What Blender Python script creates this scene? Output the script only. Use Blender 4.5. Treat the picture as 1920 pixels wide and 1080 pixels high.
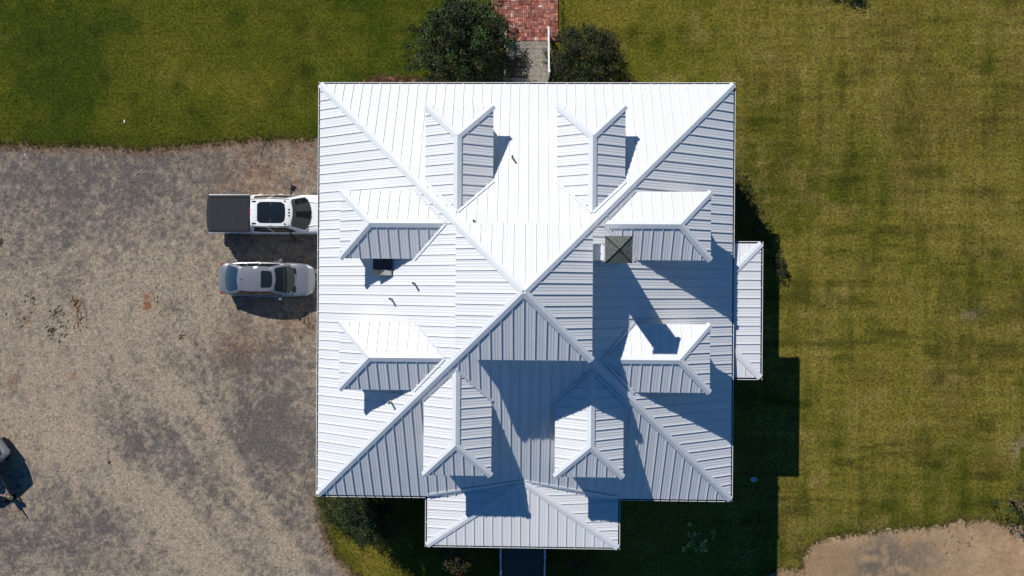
import bpy, bmesh, math, random
import numpy as np
from mathutils import Vector, Matrix
R_ = math.radians
random.seed(7); rng = np.random.default_rng(11)
scn = bpy.context.scene
for o in list(bpy.data.objects): bpy.data.objects.remove(o)

# ------------------------------------------------------------------ camera
CAMX, CAMY, H = 0.0808, 0.1743, 36.0
TX, TY, RZ = -0.0016, 0.0207, 0.0067
Rc = Matrix.Rotation(RZ, 3, 'Z') @ Matrix.Rotation(TX, 3, 'X') @ Matrix.Rotation(TY, 3, 'Y')
cam = bpy.data.cameras.new('camera'); co = bpy.data.objects.new('camera', cam)
scn.collection.objects.link(co)
cam.lens = 24.0; cam.sensor_width = 36.0; cam.clip_end = 2000; cam.clip_start = .5
co.matrix_world = Matrix.Translation((CAMX, CAMY, H)) @ Rc.to_4x4()
scn.camera = co
scn.render.resolution_x = 1024; scn.render.resolution_y = 576

# ------------------------------------------------------------------ light
LX, LY = 0.7029, -1.0625                      # direction the light travels, per metre of fall
world = bpy.data.worlds.new('World'); scn.world = world; world.use_nodes = True
nt = world.node_tree; nt.nodes.clear()
sky = nt.nodes.new('ShaderNodeTexSky'); sky.sky_type = 'NISHITA'; sky.sun_disc = False
sky.sun_elevation = math.atan(1/math.hypot(LX, LY)); sky.sun_rotation = math.atan2(-LX, -LY) % (2*math.pi)
sky.air_density = 1.0; sky.dust_density = 0.0; sky.ozone_density = 6.0
bg = nt.nodes.new('ShaderNodeBackground'); bg.inputs[1].default_value = 0.066
wo = nt.nodes.new('ShaderNodeOutputWorld')
hs = nt.nodes.new('ShaderNodeHueSaturation'); hs.inputs['Saturation'].default_value = 1.22
nt.links.new(sky.outputs[0], hs.inputs['Color']); nt.links.new(hs.outputs[0], bg.inputs[0]); nt.links.new(bg.outputs[0], wo.inputs[0])
sun = bpy.data.lights.new('sun', 'SUN'); sun.energy = 4.6; sun.angle = R_(0.5); sun.color = (1, .955, .89)
so = bpy.data.objects.new('sun', sun); scn.collection.objects.link(so); so.location = (-20, 30, 40)
so.rotation_euler = Vector((LX, LY, -1)).to_track_quat('-Z', 'Y').to_euler()
vs = scn.view_settings; vs.view_transform = 'Standard'; vs.look = 'None'; vs.gamma = 1; vs.exposure = 0.19

# ------------------------------------------------------------------ helpers
COL = scn.collection
def link(o, parent=None):
    COL.objects.link(o)
    if parent: o.parent = parent
    return o
def tag(o, label=None, cat=None, group=None, kind=None):
    if label: o['label'] = label
    if cat: o['category'] = cat
    if group: o['group'] = group
    if kind: o['kind'] = kind
    return o
def empty(name, loc=(0, 0, 0), rz=0, parent=None):
    o = bpy.data.objects.new(name, None); o.location = loc; o.rotation_euler = (0, 0, rz); o.empty_display_size = .2
    return link(o, parent)
def G(px, py, z=0.0):                          # where a line of sight of the survey photo meets height z
    d = Rc @ Vector(((px-960)/1280, (540-py)/1280, -1)); t = (z-H)/d.z
    return Vector((CAMX+d.x*t, CAMY+d.y*t, z))

class MB:
    def __init__(s): s.v = []; s.f = []; s.uv = []; s.m = []; s.c = []
    def face(s, pts, uv=None, m=0, c=None):
        i = len(s.v); s.v += [tuple(p) for p in pts]; s.f.append(tuple(range(i, i+len(pts))))
        s.uv += (uv if uv else [(0, 0)]*len(pts)); s.m.append(m); s.c.append(c or (1, 1, 1))
    def box(s, x0, x1, y0, y1, z0, z1, m=0, c=None):
        p = [(x0,y0,z0),(x1,y0,z0),(x1,y1,z0),(x0,y1,z0),(x0,y0,z1),(x1,y0,z1),(x1,y1,z1),(x0,y1,z1)]
        for q in ((0,3,2,1),(4,5,6,7),(0,1,5,4),(1,2,6,5),(2,3,7,6),(3,0,4,7)): s.face([p[k] for k in q], m=m, c=c)
    def bar(s, a, b, w, h, up=(0, 0, 1), m=0, taper=1.0, c=None):   # box from a to b, bottom on the line, h along up
        a = Vector(a); b = Vector(b); up = Vector(up).normalized(); d = (b-a).normalized(); n = d.cross(up).normalized()
        w2 = w/2; t2 = w2*taper
        A = [a-n*w2, a+n*w2, a+n*t2+up*h, a-n*t2+up*h]; B = [b-n*w2, b+n*w2, b+n*t2+up*h, b-n*t2+up*h]
        for k in range(4):
            j = (k+1) % 4; s.face([A[k], B[k], B[j], A[j]], m=m, c=c)
        s.face(A, m=m, c=c); s.face(B[::-1], m=m, c=c)
    def tube(s, a, b, r, r2=None, n=10, m=0, cap=True, c=None):
        a = Vector(a); b = Vector(b); r2 = r if r2 is None else r2; d = (b-a).normalized()
        x = d.orthogonal().normalized(); y = d.cross(x)
        P = [(x*math.cos(2*math.pi*k/n)+y*math.sin(2*math.pi*k/n)) for k in range(n)]
        for k in range(n):
            j = (k+1) % n; s.face([a+P[k]*r, a+P[j]*r, b+P[j]*r2, b+P[k]*r2], m=m, c=c)
        if cap: s.face([b+P[k]*r2 for k in range(n)], m=m, c=c); s.face([a+P[k]*r for k in range(n)][::-1], m=m, c=c)
    def build(s, name, mats, parent=None, smooth=False, merge=False, color=False, bevel=0):
        me = bpy.data.meshes.new(name); me.from_pydata(s.v, [], s.f)
        if not isinstance(mats, (list, tuple)): mats = [mats]
        for mm in mats: me.materials.append(mm)
        me.polygons.foreach_set('material_index', s.m)
        uvl = me.uv_layers.new(name='uv'); uvl.data.foreach_set('uv', np.array(s.uv, dtype=np.float32).ravel())
        if color:
            ca = me.color_attributes.new('tint', 'FLOAT_COLOR', 'CORNER')
            arr = np.concatenate([np.tile(np.array([*c, 1.0]), (len(f), 1)) for c, f in zip(s.c, s.f)])
            ca.data.foreach_set('color', arr.astype(np.float32).ravel())
        o = bpy.data.objects.new(name, me)
        if merge:
            bm = bmesh.new(); bm.from_mesh(me); bmesh.ops.remove_doubles(bm, verts=bm.verts, dist=1e-4)
            bmesh.ops.recalc_face_normals(bm, faces=bm.faces); bm.to_mesh(me); bm.free()
        if smooth: me.polygons.foreach_set('use_smooth', [True]*len(me.polygons))
        if bevel:
            b = o.modifiers.new('bevel', 'BEVEL'); b.width = bevel; b.segments = 2; b.limit_method = 'ANGLE'
        return link(o, parent)

# ------------------------------------------------------------------ materials
def mat(name, col=(.5, .5, .5), rough=.6, metal=0.0, spec=.5, coat=0, var=0, vscale=5, bump=0, bscale=30, alpha=1, trans=0):
    m = bpy.data.materials.new(name); m.use_nodes = True; t = m.node_tree; n = t.nodes; p = n['Principled BSDF']
    p.inputs['Base Color'].default_value = (*col, 1); p.inputs['Roughness'].default_value = rough
    p.inputs['Metallic'].default_value = metal; p.inputs['Specular IOR Level'].default_value = spec
    p.inputs['Coat Weight'].default_value = coat; p.inputs['Coat Roughness'].default_value = .06
    tc = n.new('ShaderNodeTexCoord')
    if var:
        no = n.new('ShaderNodeTexNoise'); no.inputs['Scale'].default_value = vscale; no.inputs['Detail'].default_value = 6
        r = n.new('ShaderNodeValToRGB'); r.color_ramp.elements[0].position = .3; r.color_ramp.elements[1].position = .7
        r.color_ramp.elements[0].color = (*[c*(1-var) for c in col], 1); r.color_ramp.elements[1].color = (*[min(1, c*(1+var)) for c in col], 1)
        t.links.new(tc.outputs['Object'], no.inputs[0]); t.links.new(no.outputs[0], r.inputs[0]); t.links.new(r.outputs[0], p.inputs['Base Color'])
    if bump:
        nb = n.new('ShaderNodeTexNoise'); nb.inputs['Scale'].default_value = bscale; nb.inputs['Detail'].default_value = 5
        bp = n.new('ShaderNodeBump'); bp.inputs['Strength'].default_value = bump; bp.inputs['Distance'].default_value = .02
        t.links.new(tc.outputs['Object'], nb.inputs[0]); t.links.new(nb.outputs[0], bp.inputs['Height']); t.links.new(bp.outputs[0], p.inputs['Normal'])
    return m
def tint_mat(name, rough=.85, fine=(14, .5), mid=(2.2, .2), bump=.6, bscale=40, spec=.2, sub=None, sheen=0):
    """colour from the mesh's own tint attribute, broken up by noise"""
    m = bpy.data.materials.new(name); m.use_nodes = True; t = m.node_tree; n = t.nodes; L = t.links; p = n['Principled BSDF']
    p.inputs['Roughness'].default_value = rough; p.inputs['Specular IOR Level'].default_value = spec
    at = n.new('ShaderNodeAttribute'); at.attribute_name = 'tint'; tc = n.new('ShaderNodeTexCoord')
    cur = at.outputs['Color']
    for (sc, am) in (fine, mid):
        if not am: continue
        no = n.new('ShaderNodeTexNoise'); no.inputs['Scale'].default_value = sc; no.inputs['Detail'].default_value = 7; no.inputs['Roughness'].default_value = .78
        L.new(tc.outputs['Object'], no.inputs[0])
        mr = n.new('ShaderNodeMapRange'); mr.inputs[1].default_value = .34; mr.inputs[2].default_value = .66
        mr.inputs[3].default_value = 1-am; mr.inputs[4].default_value = 1+am; mr.clamp = True
        L.new(no.outputs[0], mr.inputs[0])
        mx = n.new('ShaderNodeVectorMath'); mx.operation = 'SCALE'
        L.new(cur, mx.inputs[0]); L.new(mr.outputs[0], mx.inputs['Scale']); cur = mx.outputs[0]
    L.new(cur, p.inputs['Base Color'])
    if bump:
        nb = n.new('ShaderNodeTexNoise'); nb.inputs['Scale'].default_value = bscale; nb.inputs['Detail'].default_value = 4
        bp = n.new('ShaderNodeBump'); bp.inputs['Strength'].default_value = bump; bp.inputs['Distance'].default_value = .03
        L.new(tc.outputs['Object'], nb.inputs[0]); L.new(nb.outputs[0], bp.inputs['Height']); L.new(bp.outputs[0], p.inputs['Normal'])
    return m
PITCH = 0.4063
def roof_mat():
    m = bpy.data.materials.new('white_ribbed_metal'); m.use_nodes = True; t = m.node_tree; n = t.nodes; L = t.links; p = n['Principled BSDF']
    p.inputs['Roughness'].default_value = .42; p.inputs['Specular IOR Level'].default_value = .45
    tc = n.new('ShaderNodeTexCoord'); sp = n.new('ShaderNodeSeparateXYZ'); L.new(tc.outputs['UV'], sp.inputs[0])
    # four soft ribs between two standing seams (u is metres along the eave, 0 on a seam)
    mu = n.new('ShaderNodeMath'); mu.operation = 'MULTIPLY'; mu.inputs[1].default_value = 2*math.pi*4/PITCH; L.new(sp.outputs[0], mu.inputs[0])
    cs = n.new('ShaderNodeMath'); cs.operation = 'COSINE'; L.new(mu.outputs[0], cs.inputs[0])
    ab = n.new('ShaderNodeMath'); ab.operation = 'MULTIPLY'; ab.inputs[1].default_value = -.0030; L.new(cs.outputs[0], ab.inputs[0])
    no = n.new('ShaderNodeTexNoise'); no.inputs['Scale'].default_value = 1.3; no.inputs['Detail'].default_value = 2; L.new(tc.outputs['Object'], no.inputs[0])
    nm = n.new('ShaderNodeMath'); nm.operation = 'MULTIPLY_ADD'; nm.inputs[1].default_value = .006; L.new(no.outputs[0], nm.inputs[0]); L.new(ab.outputs[0], nm.inputs[2])
    bp = n.new('ShaderNodeBump'); bp.inputs['Strength'].default_value = 1; bp.inputs['Distance'].default_value = 1.0
    L.new(nm.outputs[0], bp.inputs['Height']); L.new(bp.outputs[0], p.inputs['Normal'])
    # faint weathering: streaks that run down the panel, each pan a little different
    mp = n.new('ShaderNodeMapping'); mp.inputs['Scale'].default_value = (1.6, .35, 1); L.new(tc.outputs['UV'], mp.inputs[0])
    n2 = n.new('ShaderNodeTexNoise'); n2.inputs['Scale'].default_value = 1; n2.inputs['Detail'].default_value = 7; L.new(mp.outputs[0], n2.inputs[0])
    r = n.new('ShaderNodeValToRGB'); r.color_ramp.elements[0].position = .25; r.color_ramp.elements[1].position = .75
    r.color_ramp.elements[0].color = (.655, .665, .675, 1); r.color_ramp.elements[1].color = (.705, .715, .725, 1)
    L.new(n2.outputs[0], r.inputs[0])
    dv = n.new('ShaderNodeMath'); dv.operation = 'DIVIDE'; dv.inputs[1].default_value = PITCH; L.new(sp.outputs[0], dv.inputs[0])
    fl = n.new('ShaderNodeMath'); fl.operation = 'FLOOR'; L.new(dv.outputs[0], fl.inputs[0])
    wn = n.new('ShaderNodeTexWhiteNoise'); wn.noise_dimensions = '1D'; L.new(fl.outputs[0], wn.inputs['W'])
    mr = n.new('ShaderNodeMapRange'); mr.inputs[3].default_value = .975; mr.inputs[4].default_value = 1.015; L.new(wn.outputs['Value'], mr.inputs[0])
    sc = n.new('ShaderNodeVectorMath'); sc.operation = 'SCALE'; L.new(r.outputs[0], sc.inputs[0]); L.new(mr.outputs[0], sc.inputs['Scale']); L.new(sc.outputs[0], p.inputs['Base Color'])
    return m
M = dict(
    roof=roof_mat(),
    trim=mat('white_flashing', (.63, .655, .68), .4, var=.04, vscale=2, bump=.05, bscale=6),
    gutter=mat('white_gutter', (.74, .74, .74), .45, var=.06, vscale=3),
    gutter_shade=mat('gutter_inside_shade', (.10, .10, .10), .7, var=.3, vscale=9),  # shade inside the channel, put into a dark colour
    wall=mat('white_siding', (.72, .73, .72), .6, var=.05, vscale=2),
    glass=mat('window_glass', (.03, .04, .05), .06, spec=.8),
    dark=mat('dark_metal', (.045, .05, .052), .5, var=.3, vscale=9, bump=.15),
    slate=mat('chimney_cap_slate', (.075, .088, .078), .55, var=.45, vscale=14, bump=.4, bscale=20),
    black=mat('black_rubber', (.010, .010, .011), .7, spec=.12),
    pale=mat('pale_flashing', (.5, .5, .47), .5),
    pipe=mat('grey_pipe', (.33, .33, .33), .5),
    deck=mat('weathered_deck_board', (.225, .20, .165), .8, var=.32, vscale=6, bump=.2),
    shadedeck=mat('shade_darkened_deck', (.085, .07, .052), .7, var=.15, vscale=6, bump=.2),  # rear deck's shade put into a darker base colour
    bark=mat('bark', (.13, .10, .075), .9, var=.3, vscale=12, bump=.5),
    steel=mat('galvanised_steel', (.42, .42, .43), .5, .4, var=.2, vscale=7),
    rust=mat('faded_red_steel', (.24, .14, .125), .7, var=.25, vscale=8),
    olive=mat('olive_painted_steel', (.20, .20, .135), .6, var=.25, vscale=9),
)
# leaves: colour from tint
def leaf_mat():
    m = tint_mat('leaves', rough=.62, fine=(9, .25), mid=(1.5, .0), bump=0, spec=.22)
    return m
M['leaf'] = leaf_mat()
M['lawn'] = tint_mat('lawn_grass', .95, (7.5, .75), (2.6, .25), 1.0, 16, .03)
M['gravel'] = tint_mat('gravel_and_dust', .95, (9, .5), (3.5, .16), 1.0, 24, .05)
M['soil'] = tint_mat('bare_soil', .95, (5, .16), (1.2, .10), .7, 20, .05)
M['brick'] = tint_mat('clay_brick', .85, (25, .2), (2, .15), .4, 60, .2)
M['tuft'] = tint_mat('grass_blades', .8, (5, .2), (1, 0), 0, 1, .15)

# ------------------------------------------------------------------ noise for tints
def vnoise(x, y, scale, seed):
    x = np.asarray(x)*scale; y = np.asarray(y)*scale; r = np.random.default_rng(seed); T = r.random((256, 256))
    xi = np.floor(x).astype(int); yi = np.floor(y).astype(int); fx = x-xi; fy = y-yi
    fx = fx*fx*(3-2*fx); fy = fy*fy*(3-2*fy)
    g = lambda i, j: T[i % 256, j % 256]
    return (g(xi, yi)*(1-fx)+g(xi+1, yi)*fx)*(1-fy)+(g(xi, yi+1)*(1-fx)+g(xi+1, yi+1)*fx)*fy
def fbm(x, y, scale, seed, oct=4):
    s = 0; a = .5; t = 0
    for k in range(oct): s = s+a*vnoise(x, y, scale*2**k, seed+k); t += a; a *= .55
    return s/t
def sstep(a, b, x):
    t = np.clip((x-a)/(b-a), 0, 1); return t*t*(3-2*t)
def seg_dist(x, y, pts):
    d = np.full(np.shape(x), 1e9)
    for (ax, ay), (bx, by) in zip(pts[:-1], pts[1:]):
        vx, vy = bx-ax, by-ay; t = np.clip(((x-ax)*vx+(y-ay)*vy)/(vx*vx+vy*vy+1e-9), 0, 1)
        d = np.minimum(d, np.hypot(x-ax-t*vx, y-ay-t*vy))
    return d
def inside(x, y, pts):
    c = np.zeros(np.shape(x), bool)
    for (ax, ay), (bx, by) in zip(pts, pts[1:]+pts[:1]):
        cr = ((ay > y) != (by > y)) & (x < (bx-ax)*(y-ay)/((by-ay) if by != ay else 1e-9)+ax); c ^= cr
    return c
def P2(l): return [tuple(G(*p)[:2]) for p in l]

DRIVE = P2([(-700, 255), (-300, 262), (0, 270), (130, 273), (280, 279), (370, 271), (460, 262), (600, 258), (700, 258), (700, 870), (600, 900), (597, 935),
            (603, 960), (613, 1000), (624, 1030), (645, 1058), (678, 1090), (730, 1140), (800, 1240), (900, 1400), (-700, 1400)])
DIRT = P2([(1380, 1110), (1440, 1078), (1462, 1066), (1485, 1072), (1508, 1066), (1506, 1052), (1512, 1038), (1530, 1018), (1560, 1005), (1640, 997), (1700, 991), (1760, 986), (1800, 977),
           (1850, 975), (1890, 984), (1920, 986), (2100, 990), (2600, 980), (2600, 1400), (1300, 1400)])
MULCH = P2([(672, 158), (690, 146), (715, 142), (745, 141), (790, 145), (900, 146), (940, 150), (940, 185), (660, 185)])
MULCH2 = P2([(1030, 150), (1180, 148), (1205, 156), (1205, 185), (1030, 185)])

# ------------------------------------------------------------------ ground
def grid_mesh(name, xs, ys, z, colfn, material, keep=None):
    X, Y = np.meshgrid(xs, ys, indexing='ij'); nx, ny = X.shape
    zz = np.full(X.shape, z); v = np.stack([X, Y, zz], -1).reshape(-1, 3)
    i, j = np.meshgrid(np.arange(nx-1), np.arange(ny-1), indexing='ij'); a = (i*ny+j).ravel()
    F = np.stack([a, a+ny, a+ny+1, a+1], -1)
    if keep is not None:
        cx = v[F].mean(1); F = F[keep(cx[:, 0], cx[:, 1])]
    me = bpy.data.meshes.new(name); me.from_pydata(v.tolist(), [], F.tolist()); me.materials.append(material)
    c = colfn(X.ravel(), Y.ravel()); c = np.concatenate([c, np.ones((len(c), 1))], 1)
    ca = me.color_attributes.new('tint', 'FLOAT_COLOR', 'POINT'); ca.data.foreach_set('color', c.astype(np.float32).ravel())
    o = bpy.data.objects.new(name, me); return link(o)
def mix(a, b, t): return a*(1-t)[:, None]+b*t[:, None]
GREEN = np.array((.036, .051, .005)); YGREEN = np.array((.072, .077, .008)); OLIVE = np.array((.128, .112, .017)); STRAW = np.array((.21, .155, .048))
BROWN = np.array((.075, .052, .016)); DEEP = np.array((.016, .026, .004))
def blob(x, y, px, py, r, k=1.0):
    c = G(px, py); return np.exp(-((x-c.x)**2+(y-c.y)**2)/(2*(r/35.5)**2))*k
def lawn_col(x, y):
    n1 = fbm(x, y, .16, 3); n2 = fbm(x, y, .55, 9); n3 = fbm(x, y, 1.6, 19)
    right = sstep(-1.5, 5.5, x)
    warm = np.clip(.30+.50*right+1.1*(n1-.5)+.5*(n2-.5)+.3*(n3-.5), 0, 1)
    warm += blob(x, y, 1120, 30, 60, .35)+blob(x, y, 1250, 90, 90, -.1)+blob(x, y, 1850, 720, 90, .3)+blob(x, y, 1720, 700, 60, .2)+blob(x, y, 1600, 200, 120, .15)
    warm += blob(x, y, 690, 1040, 55, .55)+blob(x, y, 40, 200, 40, .12)+blob(x, y, 230, 120, 40, .22)-blob(x, y, 100, 80, 120, .2)-blob(x, y, 560, 230, 70, .2)-blob(x, y, 1420, 370, 60, .3)
    warm -= blob(x, y, 1500, 960, 60, .3)+blob(x, y, 1780, 960, 100, .25)+blob(x, y, 300, 250, 90, .2)
    c = mix(np.tile(GREEN, (len(x), 1)), np.tile(YGREEN, (len(x), 1)), sstep(.1, .45, warm))
    c = mix(c, np.tile(OLIVE, (len(x), 1)), sstep(.4, .85, warm))
    # mowing passes, crossed
    rt = sstep(9, 12, x)
    a1 = .5+.5*np.sin(2*np.pi*(x/1.72+.12*fbm(x, y, .3, 77)*4)); a2 = .5+.5*np.sin(2*np.pi*(y/2.3+.15*fbm(x, y, .25, 78)*4))
    sm = .55*a1+.45*a2
    vs_ = fbm(x*1.0, y*.22, 1.7, 141); hs_ = fbm(x*.22, y, 1.9, 151)
    st_ = np.clip(.7*sstep(.5, .8, vs_)+.6*sstep(.52, .8, hs_)+.25*sm*sstep(.3, .7, n2), 0, 1)
    c = mix(c, np.tile(STRAW, (len(x), 1)), np.clip(rt*(.02+.42*st_), 0, 1))
    c = mix(c, np.tile(DEEP, (len(x), 1)), np.clip((.25+.75*rt)*.55*(sstep(.5, .22, vs_)*.7+sstep(.46, .2, hs_)), 0, .6))
    c = mix(c, np.tile(BROWN, (len(x), 1)), np.clip(rt*.30*sstep(.52, .7, fbm(x, y, .45, 161)), 0, 1))
    straw = sstep(.62, .8, fbm(x, y, .9, 41))*.30*(0.3+right)
    c = mix(c, np.tile(STRAW, (len(x), 1)), np.clip(straw, 0, 1))
    deep = sstep(.62, .80, fbm(x, y, .6, 61, 5))*.3
    for (px, py, r) in ((565, 50, 9), (448, 82, 8), (95, 135, 8), (200, 148, 9), (255, 183, 7), (335, 160, 10), (540, 110, 8), (575, 135, 10), (360, 208, 9), (75, 80, 9), (1845, 130, 9), (1230, 80, 13), (1190, 60, 10)): deep = deep+blob(x, y, px, py, r, .55)
    c = mix(c, np.tile(DEEP, (len(x), 1)), np.clip(deep, 0, .75))
    fl = .5+.5*np.sin(2*np.pi*(x/.56+.5*fbm(x, y, .12, 171))); fm = .5+.5*np.sin(2*np.pi*(y/.62+.5*fbm(x, y, .12, 172)))
    c = c*(1+rt*(.16*(fl-.5)*sstep(.3, .7, n2)+.12*(fm-.5)))[:, None]
    # bare earthy marks
    bare = blob(x, y, 1825, 590, 7, .5)+blob(x, y, 1808, 590, 7, .5)+blob(x, y, 1845, 589, 6, .5)+blob(x, y, 1917, 840, 14, .8)+blob(x, y, 1765, 950, 4, .7)+blob(x, y, 1770, 958, 4, .6)
    line = np.clip(1-seg_dist(x, y, P2([(28, 118), (42, 150), (58, 180), (70, 205)]))/.12, 0, 1)*.45
    c = mix(c, np.tile(np.array((.22, .17, .10)), (len(x), 1)), np.clip(bare*sstep(.3, .6, n3), 0, .8)); c = mix(c, np.tile(DEEP, (len(x), 1)), line)
    # dry rim beside gravel and soil
    d = np.minimum(seg_dist(x, y, DRIVE+DRIVE[:1]), seg_dist(x, y, DIRT+DIRT[:1]))
    c = mix(c, np.tile(BROWN, (len(x), 1)), np.clip(.75*np.exp(-(d/.16)**2)+.0, 0, 1)*sstep(.3, .6, n3))
    lush = np.exp(-((d-.45)/.35)**2)*.5*sstep(.4, .6, n2)
    c = mix(c, np.tile(GREEN*.9, (len(x), 1)), lush)
    return np.clip(c, 0, 1)
fine = np.arange(-29, 30.01, .16); far = np.array([300, 200, 130, 90, 65, 50, 40, 34]);
xs = np.concatenate([-far, fine, (far+1)[::-1]]); finey = np.arange(-18, 18.01, .16); ys = np.concatenate([-far, [-28, -23, -20], finey, [20, 23, 28], (far)[::-1]])
tag(grid_mesh('lawn', xs, ys, 0.0, lawn_col, M['lawn']), kind='structure')

TAN = np.array((.325, .265, .195)); GREY = np.array((.142, .123, .107)); DGREY = np.array((.105, .094, .085)); RUSTC = np.array((.22, .09, .03))
def streak(x, y, pts, w, k): return np.exp(-(seg_dist(x, y, P2(pts))/w)**2)*k
def gravel_col(x, y):
    n1 = fbm(x, y, .22, 5); n2 = fbm(x, y, .8, 15); n3 = fbm(x, y, 3.0, 25); n4 = rng.random(len(x))
    t = .42+.5*(n1-.5)
    t += blob(x, y, 260, 620, 120, .42)+blob(x, y, 100, 700, 70, .4)+blob(x, y, 330, 480, 90, .22)+blob(x, y, 100, 800, 80, .3)
    t += streak(x, y, [(-40, 740), (90, 800), (200, 880), (300, 960), (430, 1090)], 1.2, .75)
    t += streak(x, y, [(320, 730), (400, 800), (430, 860), (490, 950), (560, 1080)], .55, .75)+streak(x, y, [(400, 720), (520, 720)], .6, .3)
    t -= blob(x, y, 400, 690, 50, .5)+blob(x, y, 240, 830, 45, .6)+blob(x, y, 470, 790, 60, .45)+blob(x, y, 540, 800, 60, .35)+blob(x, y, 120, 330, 110, .4)+blob(x, y, 330, 310, 120, .35)+blob(x, y, 150, 1000, 70, .35)+blob(x, y, 540, 300, 60, .2)
    t -= blob(x, y, 520, 720, 90, .12)+blob(x, y, 560, 870, 80, .12)
    t += streak(x, y, [(0, 620), (200, 640), (300, 560), (420, 520)], .7, .15)+streak(x, y, [(20, 660), (120, 760), (260, 880), (360, 1000)], .5, .3)
    t -= streak(x, y, [(300, 880), (380, 960), (470, 1080)], .35, .35)+streak(x, y, [(60, 480), (180, 420), (300, 330)], .8, .2)+blob(x, y, 50, 770, 40, .35)+blob(x, y, 180, 770, 35, .3)
    t -= blob(x, y, 490, 680, 60, .3)+blob(x, y, 500, 830, 60, .25)+blob(x, y, 200, 770, 50, .25)+blob(x, y, 80, 1030, 70, .25)+blob(x, y, 260, 840, 35, .3)
    t += .8*(n2-.5)+1.5*(n3-.5)+1.6*(fbm(x, y, 6, 27, 3)-.5)
    cc_ = G(930, 420); rr_ = np.hypot(x-cc_.x, y-cc_.y); th_ = np.arctan2(y-cc_.y, x-cc_.x)
    t += (.8*(fbm(rr_*1.5, th_*5, 1.0, 231)-.5)+.8*(fbm(rr_*4.5, th_*9, 1.0, 233)-.5))*sstep(4, -2, y)
    # wheel marks that run up and down the left side
    t += .10*np.sin(x*5.2+2*n1)*np.exp(-((y+4.5)/4)**2)
    c = mix(np.tile(GREY, (len(x), 1)), np.tile(TAN, (len(x), 1)), sstep(-.45, 1.25, t))
    c = mix(c, np.tile(DGREY, (len(x), 1)), np.clip((.1-t)/.7, 0, 1)*.6)
    rs = (blob(x, y, 274, 560, 6, 1.2)+blob(x, y, 277, 574, 6, 1.2)+blob(x, y, 147, 580, 5, .8))+blob(x, y, 143, 565, 6, .7)+blob(x, y, 148, 600, 5, .5)+blob(x, y, 22, 715, 7, .6)+blob(x, y, 137, 705, 5, .6)+blob(x, y, 348, 632, 3, .7)+blob(x, y, 50, 600, 6, .5)+blob(x, y, 70, 580, 5, .4)+blob(x, y, 30, 958, 7, .4)+blob(x, y, 450, 640, 40, .25)+blob(x, y, 560, 600, 30, .35)+blob(x, y, 470, 330, 50, .15)+blob(x, y, 500, 345, 60, .2)+blob(x, y, 575, 300, 30, .25)
    c = mix(c, np.tile(RUSTC, (len(x), 1)), np.clip(rs*sstep(.25, .62, fbm(x, y, 4.5, 201))*1.1, 0, .85))
    c = mix(c, np.tile(np.array((.06, .045, .03)), (len(x), 1)), np.clip((blob(x, y, 97, 622, 4, .8)+blob(x, y, 58, 565, 3, .7)+blob(x, y, 103, 590, 5, .5)+blob(x, y, 2, 455, 4, .8))*(n3*1.6), 0, .8))
    d = seg_dist(x, y, DRIVE+DRIVE[:1])
    c = mix(c, np.tile(np.array((.17, .10, .057)), (len(x), 1)), np.exp(-(d/.42)**2)*.75)
    c = mix(c, np.tile(DGREY, (len(x), 1)), sstep(.66, .80, fbm(x, y, 6, 95, 2))*.5)
    return np.clip(c*(.88+.24*n4[:, None]), 0, 1)
def wob(x, y, k=.30): return (fbm(x, y, 2.2, 51)-.5)*k*2, (fbm(x, y, 2.2, 53)-.5)*k*2
def keep_poly(poly, k=.3):
    def f(x, y):
        a, b = wob(x, y, k); a2, b2 = (fbm(x, y, 7, 55)-.5)*.22, (fbm(x, y, 7, 57)-.5)*.22; a = a+a2; b = b+b2; return inside(x+a+(rng.random(len(x))-.5)*.07, y+b+(rng.random(len(x))-.5)*.07, poly)
    return f
tag(grid_mesh('gravel_driveway', np.arange(-31, -7.9, .075), np.arange(-19, 8.3, .075), .006, gravel_col, M['gravel'], keep_poly(DRIVE)), kind='structure')
def dirt_col(x, y):
    n1 = fbm(x, y, .5, 105); n2 = fbm(x, y, 1.8, 107); n3 = fbm(x, y, 5, 109)
    c = mix(np.tile(np.array((.285, .185, .105)), (len(x), 1)), np.tile(np.array((.40, .275, .16)), (len(x), 1)), sstep(.3, .7, .6*n1+.4*n2))
    gr = np.clip(blob(x, y, 1700, 1065, 70, .8)+blob(x, y, 1640, 1050, 30, .5)+sstep(.2, -1.2, y+14.6)*.7, 0, 1)*sstep(.25, .6, n2)
    c = mix(c, np.tile(np.array((.145, .118, .088)), (len(x), 1)), gr)
    c = mix(c, np.tile(np.array((.11, .065, .035)), (len(x), 1)), sstep(.6, .78, n2*.5+n3*.5)*.5)
    return np.clip(c*(.9+.2*rng.random(len(x))[:, None]), 0, 1)
tag(grid_mesh('dirt_track', np.arange(10, 40, .075), np.arange(-20, -11.6, .075), .010, dirt_col, M['soil'], keep_poly(DIRT, .22)), kind='structure')
def mulch_col(x, y):
    n = fbm(x, y, 5, 31); return mix(np.tile(np.array((.045, .025, .014)), (len(x), 1)), np.tile(np.array((.20, .10, .06)), (len(x), 1)), sstep(.35, .75, n))
tag(grid_mesh('mulch_bed', np.arange(-10, 7.5, .07), np.arange(9.0, 11.6, .07), .014, mulch_col, M['gravel'], lambda x, y: keep_poly(MULCH, .15)(x, y) | keep_poly(MULCH2, .15)(x, y)), kind='structure')

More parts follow.
